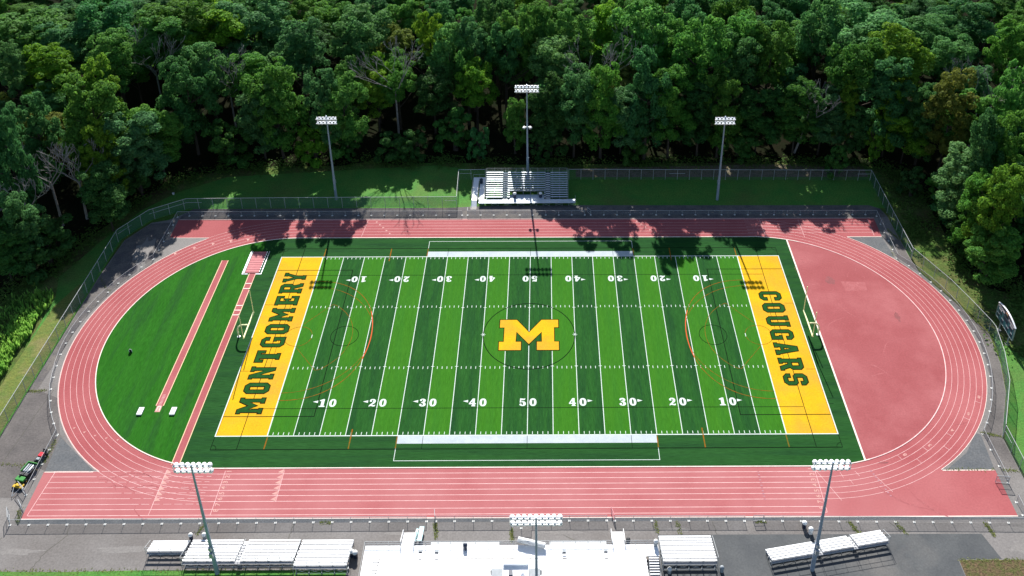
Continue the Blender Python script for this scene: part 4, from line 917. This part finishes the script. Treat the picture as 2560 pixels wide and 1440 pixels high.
# parked machines, lower left
r = empty('utility_vehicle', (-84.0, -32.4, 0), radians(-14), 'green turf utility vehicle with grey cargo bed parked by the left fence', 'utility vehicle')
def rb(x0, x1, y0, y1, z0, z1, name, mat_, par=r, bev=.06):
    bm_ = MB().box(x0, x1, y0, y1, z0, z1); o = bm_.build(name, mat_, par)
    md = o.modifiers.new('bevel', 'BEVEL'); md.width = bev; md.segments = 2; return o
rb(-.80, .80, -1.7, 1.75, .35, .60, 'chassis', 'dark')
rb(-.85, .85, -.1, 1.75, .62, .74, 'bed_floor', 'grey')
m = MB(); m.box(-.92, -.78, -.15, 1.8, .62, 1.15); m.box(-.78, .92, 1.68, 1.8, .62, 1.15); m.build('bed_wall', 'mdgreen', r)
MB().box(.80, .90, -.15, 1.68, .62, 1.0).build('bed_wall', 'dark', r)
for x, w_ in ((-.55, .28), (-.15, .22), (.25, .26)): rb(x-w_/2, x+w_/2, 0, 1.6, .75, .98, 'rolled_net', 'steel', r, .08)
rb(.3, .6, .2, 1.3, .98, 1.12, 'white_bag', 'dullw', r)
rb(-.75, -.05, -.75, -.2, .62, .95, 'seat', 'dark'); rb(.05, .75, -.75, -.2, .62, .95, 'seat', 'dark')
rb(-.8, .8, -1.75, -.95, .55, .95, 'hood', 'mdgreen'); MB().tube((-.4, -.95, .9), (-.4, -.7, 1.15), .03).build('steering_column', 'dark', r)
m = MB().lathe((-.4, -.72, 1.15), [(.19, -.02), (.22, 0), (.19, .02), (.15, 0)], 14, axis=(0, .6, .8)); m.build('steering_wheel', 'dark', r)
for x in (-.85, .85):
    for y in (-1.25, 1.15):
        wv = MB().lathe((x-.12, y, .32), [(.26, 0), (.32, .03), (.32, .21), (.26, .24)], 16, axis=(1, 0, 0)).build('wheel', 'blackrub', r); MB().lathe((x-.13, y, .32), [(.13, 0), (.13, .26)], 12, axis=(1, 0, 0)).build('rim', 'mdyel', wv)
r = empty('mower_deck', (-84.15, -34.75, 0), radians(-12), 'yellow and black towed mower deck in front of the green vehicle', 'mower')
rb(-1.0, .75, -.45, .40, .22, .50, 'deck', 'mdyel', r); rb(-.55, .25, -.25, .25, .50, .66, 'deck_cover', 'mdyel', r); rb(-1.05, .8, -.62, -.45, .12, .34, 'skirt', 'dark', r)
for x in (-.95, .85): wv = MB().lathe((x-.08, -.3, .20), [(.16, 0), (.20, .02), (.20, .14), (.16, .16)], 14, axis=(1, 0, 0)).build('wheel', 'lampw', r)
m = MB(); m.tube((-.6, -.5, .5), (.15, -2.0, .35), .045); m.tube((.55, -.5, .5), (.25, -2.0, .35), .045); m.build('tow_bar', 'steel', r)
r = empty('riding_mower', (-83.1, -29.0, 0), radians(-14), 'small red riding mower with black seat parked behind the green vehicle', 'riding mower')
rb(-.45, .45, -.2, .95, .35, .62, 'chassis', 'dark', r); rb(-.42, .35, -.3, .55, .62, .98, 'hood', 'mdred', r); rb(-.35, .35, .55, 1.05, .60, .78, 'seat', 'dark', r); rb(-.35, .35, 1.0, 1.15, .75, 1.2, 'seat_back', 'dark', r)
rb(-.5, .5, -1.2, -.35, .35, .8, 'grass_catcher', 'dark', r); rb(-.25, .35, -1.0, -.5, .8, .95, 'engine', 'grey', r)
for x in (-.5, .5):
    for y, rr in ((-.9, .22), (.75, .28)): MB().lathe((x-.09, y, rr), [(rr*.8, 0), (rr, .02), (rr, .16), (rr*.8, .18)], 14, axis=(1, 0, 0)).build('wheel', 'blackrub', r)
# small dark and white marker hoop on the left turf
r = empty('hoop_marker', (-77.3, -4.1, 0), 0, 'tiny pale hoop standing on the bright turf inside the left bend', 'marker')
P = [(.28*cos(radians(a)), 0, .3+.5*sin(radians(a))) for a in range(0, 181, 20)]
MB().path([(.28, 0, .02)]+P+[(-.28, 0, .02)], .05, 6).build('hoop', 'dullw', r); MB().add([(-.26, 0, .02), (.26, 0, .02), (.26, 0, .35), (.15, 0, .7), (-.15, 0, .7), (-.26, 0, .35)], [(0, 1, 2, 3, 4, 5)]).build('net', 'dark', r)
r = empty('white_bucket', (-86.7, 48.2, 0), 0, 'tiny white bucket alone on the shaded lawn behind the far left corner', 'bucket')
MB().lathe((0, 0, 0), [(.2, 0), (.28, .4), (.30, .42)], 12).build('pail', 'dullw', r); MB().path([(.28*cos(radians(a)), 0, .42+.2*sin(radians(a))) for a in range(0, 181, 30)], .02, 5).build('handle', 'steel', r)

# ---------------------------------------------------------------- trees
def crown_mesh(seed, R, H, nlobe, nleaf, size=.42, low=.15):
    # R horizontal radius, H crown height; origin at the crown's bottom centre; big boughs carry small leaf clumps
    rr = random.Random(seed); V = []; F = []; lobes = []; big = []
    nb = 9+int(H/2.2)
    for i in range(nb):
        a = i*2.4+rr.uniform(-1.2, 1.2); t = min(1, max(0, low+(1-low)*((i+.5)/nb)**.8+rr.uniform(-.09, .09)))
        prof = sqrt(max(.05, 1-(abs(t-.5)/.62)**3)); rad = R*prof*rr.uniform(.30, .72)
        big.append((rad*cos(a), rad*sin(a), H*t*.82, R*rr.uniform(.34, .50)*(1.05-.25*t)))
    per = max(5, nlobe//nb)
    for x, y, z, r0 in big:
        for k in range(per):
            u = rr.uniform(-.5, 1); ph = rr.uniform(0, 2*pi); s_ = sqrt(1-u*u); rl = r0*rr.uniform(.30, .52)
            lobes.append((x+s_*cos(ph)*r0*.85, y+s_*sin(ph)*r0*.85, z+u*r0*.95, rl))
    tot = sum(l[3]**2 for l in lobes)
    for x, y, z, r0 in lobes:
        n_ = int(nleaf*r0*r0/tot); L_ = max(.1, hypot(x, y)); ox, oy = x/L_, y/L_
        for k in range(n_):
            u = rr.uniform(-.6, 1); ph = rr.uniform(0, 2*pi); s_ = sqrt(1-u*u); d = Vector((s_*cos(ph), s_*sin(ph), u*.8))
            if d.x*ox+d.y*oy < -.6 and u < .2: continue
            p_ = Vector((x, y, z))+d*(r0*rr.uniform(.70, 1.18))
            nrm = (d+Vector((rr.uniform(-1, 1), rr.uniform(-1, 1), rr.uniform(-.5, 1.0)))*.55).normalized()
            t1 = nrm.cross(Vector((rr.uniform(-1, 1), rr.uniform(-1, 1), rr.uniform(-1, 1)))).normalized(); t2 = nrm.cross(t1)
            s = size*rr.uniform(.6, 1.35); b_ = len(V)
            V += [tuple(p_-t1*s*.5), tuple(p_+t2*s*.38+nrm*s*.08), tuple(p_+t1*s*.5), tuple(p_-t2*s*.38-nrm*s*.08)]
            F.append((b_, b_+1, b_+2, b_+3))
    me = bpy.data.meshes.new('crown'); me.from_pydata(V, [], F); me.update(); me.materials.append(M['leaf']); return me
def trunk_mesh(seed, h, crown_z, R):
    rr = random.Random(seed); m = MB(); top = Vector((rr.uniform(-.3, .3), rr.uniform(-.3, .3), h*.72)); k1 = Vector((rr.uniform(-.2, .2), rr.uniform(-.2, .2), crown_z))
    m.tube((0, 0, -.3), (0, 0, .5), .46, .36, 8, False); m.tube((0, 0, .5), k1, .36, .27, 8, False); m.tube(k1, top, .27, .10, 7, False)
    for i in range(7):
        a = rr.uniform(0, 2*pi); t = rr.uniform(0, .8); s = k1.lerp(top, t); r_ = R*rr.uniform(.45, .8)
        mid = s+Vector((cos(a)*r_*.5, sin(a)*r_*.5, r_*.35)); e_ = s+Vector((cos(a)*r_, sin(a)*r_, r_*.75+rr.uniform(0, 1)))
        m.tube(s, mid, .15, .10, 6, False); m.tube(mid, e_, .10, .03, 5, False)
    me = bpy.data.meshes.new('trunk'); me.from_pydata(m.v, [], m.f); me.update(); me.materials.append(M['bark']); return me
PROTO = []; TALL = []
for i in range(6):
    H_ = (13, 15, 12, 14, 16, 13)[i]; PROTO.append((6.3, H_, crown_mesh(100+i, 6.3, H_, 120, 17000, .46, low=.02), trunk_mesh(200+i, H_+5, 5.0, 6.3)))
for i in range(10):
    H_ = (22, 25, 20, 24, 23, 26, 21, 22, 24, 20)[i]; TALL.append((6.8, H_, crown_mesh(150+i, 6.8, H_, 190, 27000, .48, low=.02), trunk_mesh(250+i, H_+5, 6.0, 6.8)))
BUSH = [(3.5, 6.5, crown_mesh(300+i, 3.5, 6.5, 30, 8000, .36, low=.0), trunk_mesh(400+i, 6.5, .8, 2.4)) for i in range(3)]
TONE = {'g': (.066, .210, .034), 'y': (.108, .265, .022), 'b': (.058, .185, .058), 'l': (.105, .280, .075), 'd': (.040, .135, .030), 'r': (.125, .185, .040)}
TW = {'g': 'mid green', 'y': 'yellow green', 'b': 'bluish green', 'l': 'pale green', 'd': 'dark green', 'r': 'olive brown'}
TREES = "97.1,15.6,15.2,5.5,g -110.4,16.9,15,4.7,d 97.6,18.9,29,4.9,y -107.2,20.8,20.2,4.6,b -104.8,22.8,10.2,6.9,d 112.4,23.1,17.3,6.5,g 97.3,23.5,21.8,5.5,g 104.1,24.4,22.9,6.2,d 96.4,26.5,7,4.7,d 116.2,32.5,17.9,4.9,b -113,32.6,33.5,3.7,b -95.6,34,18.9,5,d 100,34.7,30.8,3.9,b 97.9,35.7,21.8,6.8,l 105.7,35.9,31.2,4.7,g 98,37.2,5.8,4.9,b -98.8,42.2,25.8,4.3,y 108,42.8,21.7,5,d 97.8,44.7,7.2,4.4,g 115.5,44.7,20.9,5.7,d -130,45.2,17.3,5.6,g -114.7,47,30.2,4.5,b 91.8,47,8,3.3,d -94.1,48,23.3,6.5,b -101.5,48.5,33.8,7.6,g -95.3,50.1,11,6.2,d 114.8,53.7,33.5,4.5,g -117.5,54,20.1,5.3,r 101,54.6,32,5.5,r 76,55.8,8,3.3,d -108.1,56.1,20.3,5.3,d 107.3,56.8,22.9,6.2,g -91.9,57,21.8,6,g -131.4,58.9,19.2,4.9,b 97.5,60.4,24,4.5,b 94.1,61.1,16.5,5.7,y -105.2,62,31.8,4.6,y -76.7,62,11.8,6.3,d 87.8,62.5,12,3.4,y 28.6,62.8,32.9,5.2,b -46.9,63,26.2,5.5,g -34.8,63.3,8.2,5.3,d -51.5,63.5,27.3,4.6,b -13.6,63.5,9.5,3,b 26.2,63.5,11.5,4.9,d -55.3,63.6,10.2,5.3,y 80.3,63.7,14.8,5.1,d -68.4,64,21.8,6,b -63.8,64,28.7,6.3,g 2,64,7.8,3.3,d 17.5,64,28.7,5.5,g 34.8,64,29.1,6.2,g 47.5,64,27.3,5.2,g 88.9,64.1,29.8,6.2,b 90.2,64.1,22,4,y -47.6,64.2,7.8,3.9,d -29.5,64.5,7.5,3.3,d 10.7,64.5,27.1,6,b 53,64.9,8.2,4.5,d 4.9,65,24,5.5,d 42.5,65,22.5,6,d 67.2,65,22.8,6,g 73.8,65,20.4,5.5,b -120.6,65.7,20.5,5.8,b -135.1,65.8,17.9,5.3,r 79.6,65.9,23.2,3.1,y -86.2,66,29.1,6,b -4.4,66,16.6,3.3,g 22.8,66,20.4,6,b 57.8,66,20.4,6,d 123.6,66.7,17.6,6,g -19.9,67.8,12,5,d 136,69.8,17.6,6,b 82.8,70.3,30.5,6.2,g -130.9,71.2,31,3.7,b 4.5,71.9,17.5,3.9,b 93.4,73.2,33.8,6.3,y -83.3,74.3,28.2,5.5,b -123.7,74.4,28.2,6.2,y 43.4,75,32.8,7.7,g 22.2,75.8,18.9,6.2,r -26,76,18,6.2,d -144.8,76.2,17.2,4.5,g -107.3,76.3,31,5.4,g -41.1,76.9,18.8,5.1,y -14.8,77.1,21.5,5.1,y 53.2,77.1,29.2,6.2,b 107.8,77.2,28.8,6,b -48.2,77.3,21.3,4.9,g 139.4,77.9,21.8,6.4,d -35.5,78.1,19.2,4.3,g 116.8,78.4,19.6,4.8,b 62,78.6,31.2,5.1,g 69.9,79.1,18.5,4.9,b -73.9,79.5,21.8,6,g -17.3,80.5,23.5,3.4,g -41.6,81.3,21.8,3.2,y 36.3,81.3,29.8,6.2,g 6.2,82.3,25.2,7.4,l -61.2,82.5,30.5,6.4,b 127.3,83.6,32,5,g 56.3,83.8,32,6.9,g 30.3,85.1,32,8.5,g -7.2,85.7,27.8,4.6,b -37.1,86.1,19.3,4.5,g -123.8,86.4,28.8,7,b -72.1,86.5,18.9,6.6,b 76.7,86.6,33,5.9,b -22.4,86.7,25.5,5.5,l 21.3,86.7,19.1,5.5,g -154.1,87.5,17.8,5.5,b -16,87.5,29,4,b -4.3,88.2,29.5,4.6,g -108.4,88.3,23.8,5.3,g -99.7,88.6,30,6.8,g 141.4,89.1,18.6,5,d -83.1,89.7,18.8,5.5,b 1,91.2,31.2,4.6,g -27.5,91.3,29.2,3.8,y -138.2,91.8,29.8,10.6,g 70.6,91.8,23.5,6.4,g 11.7,91.9,29.8,5.2,g -46.3,92.1,29.5,8.3,b 108.1,92.5,28.5,6.9,b 91.8,93,29.5,11.1,l -116.2,93.9,31.8,7.1,b 21.7,96.2,29,5.6,y 43.5,96.2,30.5,6,b -98.1,96.6,30.5,7.6,g -10,97.2,30.5,5.3,b -87.9,97.6,28.2,8.2,y -28.7,97.6,18.1,4.3,b 0.2,98.5,20.2,4.4,d -38.2,98.7,21.1,5.7,r 138.3,98.8,21.5,5.3,g -155.8,99.7,20.6,6.4,d 8,100.1,19.8,4.9,g -78.9,100.8,28,8.8,b 68.7,101.3,17.4,4.4,b 77.5,101.4,17.4,6.1,d 121.6,101.6,28,7.2,b -107.1,102,21.3,4.4,g 35.8,102.3,21.2,5.6,g 59.1,102.6,22.1,4.9,g 112.9,102.6,18,4.8,g 152.5,102.9,19.2,5,r -62,103,19.1,5.5,d 103.4,108,23.5,4.4,b 69.7,108.1,22.8,5.8,b -99.5,108.5,18.2,6.4,b -86.8,108.5,23.6,6,d -109.8,108.8,21.5,6.5,g -0.5,108.8,17.2,4.6,g 147.8,108.9,20.8,4.8,g -158.7,109,17.6,5.8,b -133.1,109.3,22,4.9,d 22.5,109.3,18.4,6.5,g 30.7,109.5,23.2,6,d 141.1,109.5,20.6,4.5,g -75.7,109.6,19.3,4.9,g -17.7,109.7,21.4,4.7,g -27.6,110,23.4,4.6,b -168.2,110.4,22,4.3,d -49,110.5,20.1,6,b 43.3,110.7,17.7,4.8,g 93.5,110.8,19.2,5.3,d -39.2,111.1,22.5,5.2,g 8.5,111.8,21.9,6,g 76.5,112.3,17.9,6.1,b 58.4,113.1,23.6,6.4,g 128.5,113.1,21.3,4.4,d -61.9,113.3,20.3,6.2,g -146.6,113.4,18.8,5.8,d 114.1,113.6,22.4,5.7,b -118.9,114,21.8,6.4,b -141.4,119.2,19.4,4.5,b -81.5,119.7,21.4,5.1,d -107.5,119.8,23.6,4.8,b 151.7,120.3,21.1,5.8,g -128.2,120.4,23.8,5.7,g -0.2,120.4,18.2,5.3,g 73.3,120.4,23.7,4.5,b -38.4,120.8,23.6,4.6,g 24.7,120.8,20.6,4.9,g 79.7,121,22.6,6,b -58.6,121.3,19.6,5,g 48.2,121.5,21.2,5.1,d -151.9,121.7,18.4,6.1,g 32.4,122,18.1,4.7,g 119.3,122,21.9,5.5,d -73.5,122.1,23.2,6,g -49,122.6,20.5,5.2,b -96,122.8,20.4,6.6,g -164,122.9,21,5,g -115.6,122.9,18.8,6.5,d 57.5,123,18.8,6.5,b 93.8,123.1,17.8,6.4,y 104.3,123.8,20.2,4.3,d 140.4,123.9,22.2,6.4,g -11,124.3,23.1,5.3,b -23.9,124.8,21.5,5.1,b 10.2,124.8,18.6,5.1,b 127.9,124.8,17.2,4.9,g 119.4,130.2,18.9,5.2,y -97.5,130.3,23.4,4.5,d 149.6,130.4,19.5,5.8,d 37.1,130.7,18.9,4.8,g -154.4,131.1,20,4.9,d 49,131.2,23.8,6.6,d 166.7,131.5,20,5.8,b -45.6,132,20.7,5.2,b -1.8,132,18.9,5.2,y 21.3,132.1,23.4,5.7,g 103.4,132.2,22.5,5.4,b -11.8,132.3,22.1,5.7,b -121.1,132.4,23,5.5,b -86.2,132.4,18.1,6.1,g -144.3,132.5,18.7,5.2,b 71.7,132.6,20.3,5.6,b 78.9,132.8,19.5,5.8,d 57.1,134.9,18.5,4.6,b 128.3,134.9,21.8,5.4,b -69.4,135.3,19.4,6.2,b 92.6,135.5,20.3,5,b -38.3,135.6,23.9,4.7,g -167.4,135.7,23,5.9,d -129.8,135.7,18.8,5.3,g -108.9,135.8,23.3,5.1,r -58.6,136,22,5.5,b -120.4,141,21,6.3,r 55.3,141.2,17.7,5.8,g 102.6,141.6,23.1,5.1,r 31.8,142.2,22.7,4.5,b -86.5,142.4,21.7,6.4,b 128.4,142.4,17.9,6.5,g 47.7,142.5,17.2,6,b -142,142.6,20.7,5.1,g 96.3,142.6,19.5,5.4,b -129.6,142.9,18.5,4.5,b 9.7,142.9,24,5.9,g -163.9,143,18.1,5,g 70.1,143,20.9,6.4,g -57.3,143.3,21.7,4.6,y -49.8,143.6,18.6,4.6,g 0.6,144.6,21.7,6.2,d 140,144.7,19.8,5.6,g 166.2,145,22.8,5.4,g 116.9,145.3,22.5,5.1,b 153.4,145.5,17.3,5,d 21.7,145.7,21.5,4.4,b -26.6,145.8,20.5,5.5,g -11.4,145.9,18.1,5,d 84.4,146.3,20,5.6,b -105.7,146.5,19.4,4.7,g -36.5,146.6,20.4,6.4,b -155.8,146.7,22.8,6.4,b -94.7,146.7,18.2,6.3,g -72,146.7,18.4,5.9,d -60.2,152.6,21.8,5.7,b 45.7,152.6,22,4.3,b 158.4,152.6,19.6,5.9,b -18.3,153.1,18.5,4.6,b 126.7,153.1,21.4,5.8,g -144.4,153.2,18.5,5.8,b 76.3,153.2,20.3,4.7,g 102.9,153.2,20.3,6.1,b 136.3,153.2,19.3,5.7,b -86.8,153.4,20.5,5.5,d -135.5,153.5,17.7,4.7,b -167.3,153.8,22.5,6.4,g -30.6,153.8,17.1,5.8,g -109.9,154,22.5,5.6,d 110.9,154,22.5,5.6,g -157.2,154.2,18,5.8,g 10.2,154.2,23.5,5.1,b 64.9,154.2,21.3,5,d 21.6,154.7,22.1,4.5,d 151,155.3,21.2,5,b -1.4,155.5,22,4.9,b 88.7,155.6,19.5,5.8,d 55.4,155.7,19.7,5,d -73.1,155.9,21,6.4,g 29.8,156.7,20.2,6.4,g -51.5,156.9,20.3,5.2,r -124.3,157.3,23.4,5.8,b -37.6,157.5,18.5,4.6,g -99.2,158,18.3,4.4,g"
T = []
for s in TREES.split():
    x, y, h, r_, t = s.split(','); T.append([float(x), float(y), float(h), float(r_), t])
def rowof(y):
    for i, (lim, nm) in enumerate(((56, 'side edge'), (67, 'front row'), (76, 'second row'), (85, 'third row'), (95, 'fourth row'), (106, 'fifth row'), (118, 'sixth row'), (999, 'rearmost row'))):
        if y < lim: return nm
def ordn(n): return '%d%s' % (n, 'th' if 10 <= n % 100 <= 20 else {1: 'st', 2: 'nd', 3: 'rd'}.get(n % 10, 'th'))
rows = {}
for t in T:
    k = rowof(t[1])
    if k == 'side edge': k = 'left wood edge' if t[0] < 0 else 'right wood edge'
    rows.setdefault(k, []).append(t)
tr = random.Random(5)
for k, L_ in rows.items():
    L_.sort(key=(lambda t: t[1]) if 'edge' in k else (lambda t: t[0]))
    for i, (x, y, h, r_, tone) in enumerate(L_):
        size = 'tall' if h > 21 else 'small' if h < 12 else 'medium'
        where = ('%s nearest along the %s' % (ordn(i+1), k)) if 'edge' in k else ('%s from the left in the %s of the wood' % (ordn(i+1), k))
        lb = '%s %s tree, %s' % (size, TW[tone], where)
        bush = h < 12.5
        R_, H_, cm, tm = tr.choice(BUSH) if bush else tr.choice(TALL if (h > 20 and y < 70) or abs(x) > 92 else PROTO)
        rz = tr.uniform(0, 2*pi)
        o = empty('shrub' if bush else 'broadleaf_tree', (x, y, -.04), rz, lb.replace('tree', 'leafy shrub') if bush else lb, 'shrub' if bush else 'tree', 'leafy shrubs at the wood edge' if bush else 'broadleaf trees of the wood')
        frac = 1.0 if bush else tr.uniform(.74, .86) if y < 70 else tr.uniform(.50, .64); ch = h*frac; sx = r_/R_*(1.10 if y < 70 else 1.2); sz = ch/(H_*.97)
        c = bpy.data.objects.new('crown', cm); COL.objects.link(c); c.parent = o; c.location = (0, 0, h-ch if not bush else .1); c.scale = (sx, sx*tr.uniform(.9, 1.1), sz)
        j = tr.uniform(.8, 1.2); q = TONE[tone]; c.color = (q[0]*j*tr.uniform(.85, 1.15), q[1]*j, q[2]*j*tr.uniform(.8, 1.2), 1)
        tt = bpy.data.objects.new('trunk', tm); COL.objects.link(tt); tt.parent = o; s_ = h/(H_+5) if not bush else h/H_; tt.scale = (s_, s_, s_)
# bare dead trees
def bare(x, y, h, seed, lb, lean=(0, 0)):
    rr = random.Random(seed); m = MB(); r = empty('bare_tree', (x, y, 0), 0, lb, 'bare tree', 'dead leafless trees in the wood')
    st = MB(); k = Vector((lean[0]*h*.5, lean[1]*h*.5, h*.55)); st.tube((0, 0, -.2), k, .32, .17, 8); st.build('trunk', 'deadwood', r)
    def br(p, d, L_, rad, dep):
        q = p
        for s in range(3):
            d = (d+Vector((rr.uniform(-.28, .28), rr.uniform(-.28, .28), rr.uniform(-.1, .25)))).normalized(); q2 = q+d*L_/3; m.tube(q, q2, max(rad, .045), max(rad*.8, .035), 5, False); q = q2; rad *= .8
            if dep and s: 
                e_ = (d+Vector((rr.uniform(-1, 1), rr.uniform(-1, 1), rr.uniform(-.2, .5)))*.75).normalized(); br(q, e_, L_*.62, rad*.8, dep-1)
        if dep: br(q, (d+Vector((rr.uniform(-1, 1), rr.uniform(-1, 1), .2))*.5).normalized(), L_*.6, rad*.8, dep-1)
    for i in range(5):
        a = 2*pi*i/5+rr.uniform(-.4, .4); br(k*rr.uniform(.8, 1), Vector((cos(a)*.8+lean[0], sin(a)*.6+lean[1], rr.uniform(.45, 1.1))).normalized(), h*.26, .15, 3)
    m.build('branches', 'deadwood', r)
bare(-108.0, 36, 22, 1, 'leafless grey tree at the left frame edge above the pale crown')
bare(-103.5, 38.5, 20, 2, 'leafless forked tree between the left edge crowns', (.05, 0))
bare(-110.5, 28, 19, 3, 'low leafless tree lowest at the left frame edge', (-.05, 0))
bare(-79.5, 77, 24, 4, 'slim leafless tree in the wood above the left lawn')
bare(-101, 84, 27, 8, 'twisted leafless tree deep in the left wood')
bare(-35.5, 74, 27, 5, 'tall leafless tree left of the centre floodlight pole')
bare(18.5, 74, 29, 6, 'tall leafless tree right of the centre floodlight pole')
bare(68, 66, 21, 7, 'arching leafless tree above the far right fence', (.25, -.05))
bare(113, 66, 26, 9, 'pale leafless tree near the right frame edge')
bare(29.5, 84, 28, 12, 'thin leafless tree in the middle right wood')
# tall weeds beyond the left verge
m = MB(); wr = random.Random(3)
for i in range(9000):
    t = wr.random()**.8; y = 13-t*80; xr = -98.7-.8*abs(sin(y*.35)); x = xr-abs(wr.gauss(0, 1))*4.2
    if x < -112+max(0, (y-5))*.6: continue
    h_ = wr.uniform(.9, 2.0)*(1.0 if x > xr-4 else .75); a = wr.uniform(0, 2*pi); s = wr.uniform(.10, .22); lx_, ly_ = wr.uniform(-.4, .4), wr.uniform(-.4, .4)
    m.add([(x-s*cos(a), y-s*sin(a), h_*.15), (x+s*cos(a), y+s*sin(a), h_*.15), (x+lx_+s*.5*cos(a), y+ly_+s*.5*sin(a), h_), (x+lx_-s*.9*cos(a), y+ly_-s*.9*sin(a), h_*.8)], [(0, 1, 2, 3)])
o = m.build('tall_weeds', 'leaf'); o.color = (.15, .36, .06, 1); tag(o, 'dense bright green tall weeds along the left mown verge', 'weeds', kind='stuff')
# ground plants along the wood edge and the right bank
m = MB()
def scrub(x, y, n_, sp, hh):
    for i in range(n_):
        px_, py_ = x+wr.gauss(0, sp), y+wr.gauss(0, sp); a = wr.uniform(0, 2*pi); s = wr.uniform(.15, .38); z = wr.uniform(.05, hh)
        m.add([(px_-s*cos(a), py_-s*sin(a), z-.05), (px_+s*sin(a)*.6, py_-s*cos(a)*.6, z+.1), (px_+s*cos(a), py_+s*sin(a), z+.12), (px_-s*sin(a)*.6, py_+s*cos(a)*.6, z)], [(0, 1, 2, 3)])
for a, b_ in zip(EDGE[1:-2], EDGE[2:-1]):
    L_ = hypot(b_[0]-a[0], b_[1]-a[1])
    for k in range(int(L_/2.2)+1):
        t = wr.random(); scrub(a[0]+(b_[0]-a[0])*t, a[1]+(b_[1]-a[1])*t, 70, 1.5, wr.uniform(.4, 1.6))
for k in range(60): scrub(wr.uniform(92, 122), wr.uniform(-6, 22), 60, 1.6, wr.uniform(.2, .9))
for k in range(34): scrub(wr.uniform(-122, -104), wr.uniform(-8, 16), 60, 1.6, wr.uniform(.3, 1.2))
for k in range(26): scrub(wr.uniform(85.5, 93), wr.uniform(24, 56), 60, 1.2, wr.uniform(.2, .7))
o = m.build('undergrowth', 'leaf'); o.color = (.075, .160, .030, 1); tag(o, 'low tangled undergrowth along the foot of the wood', 'undergrowth', kind='stuff')
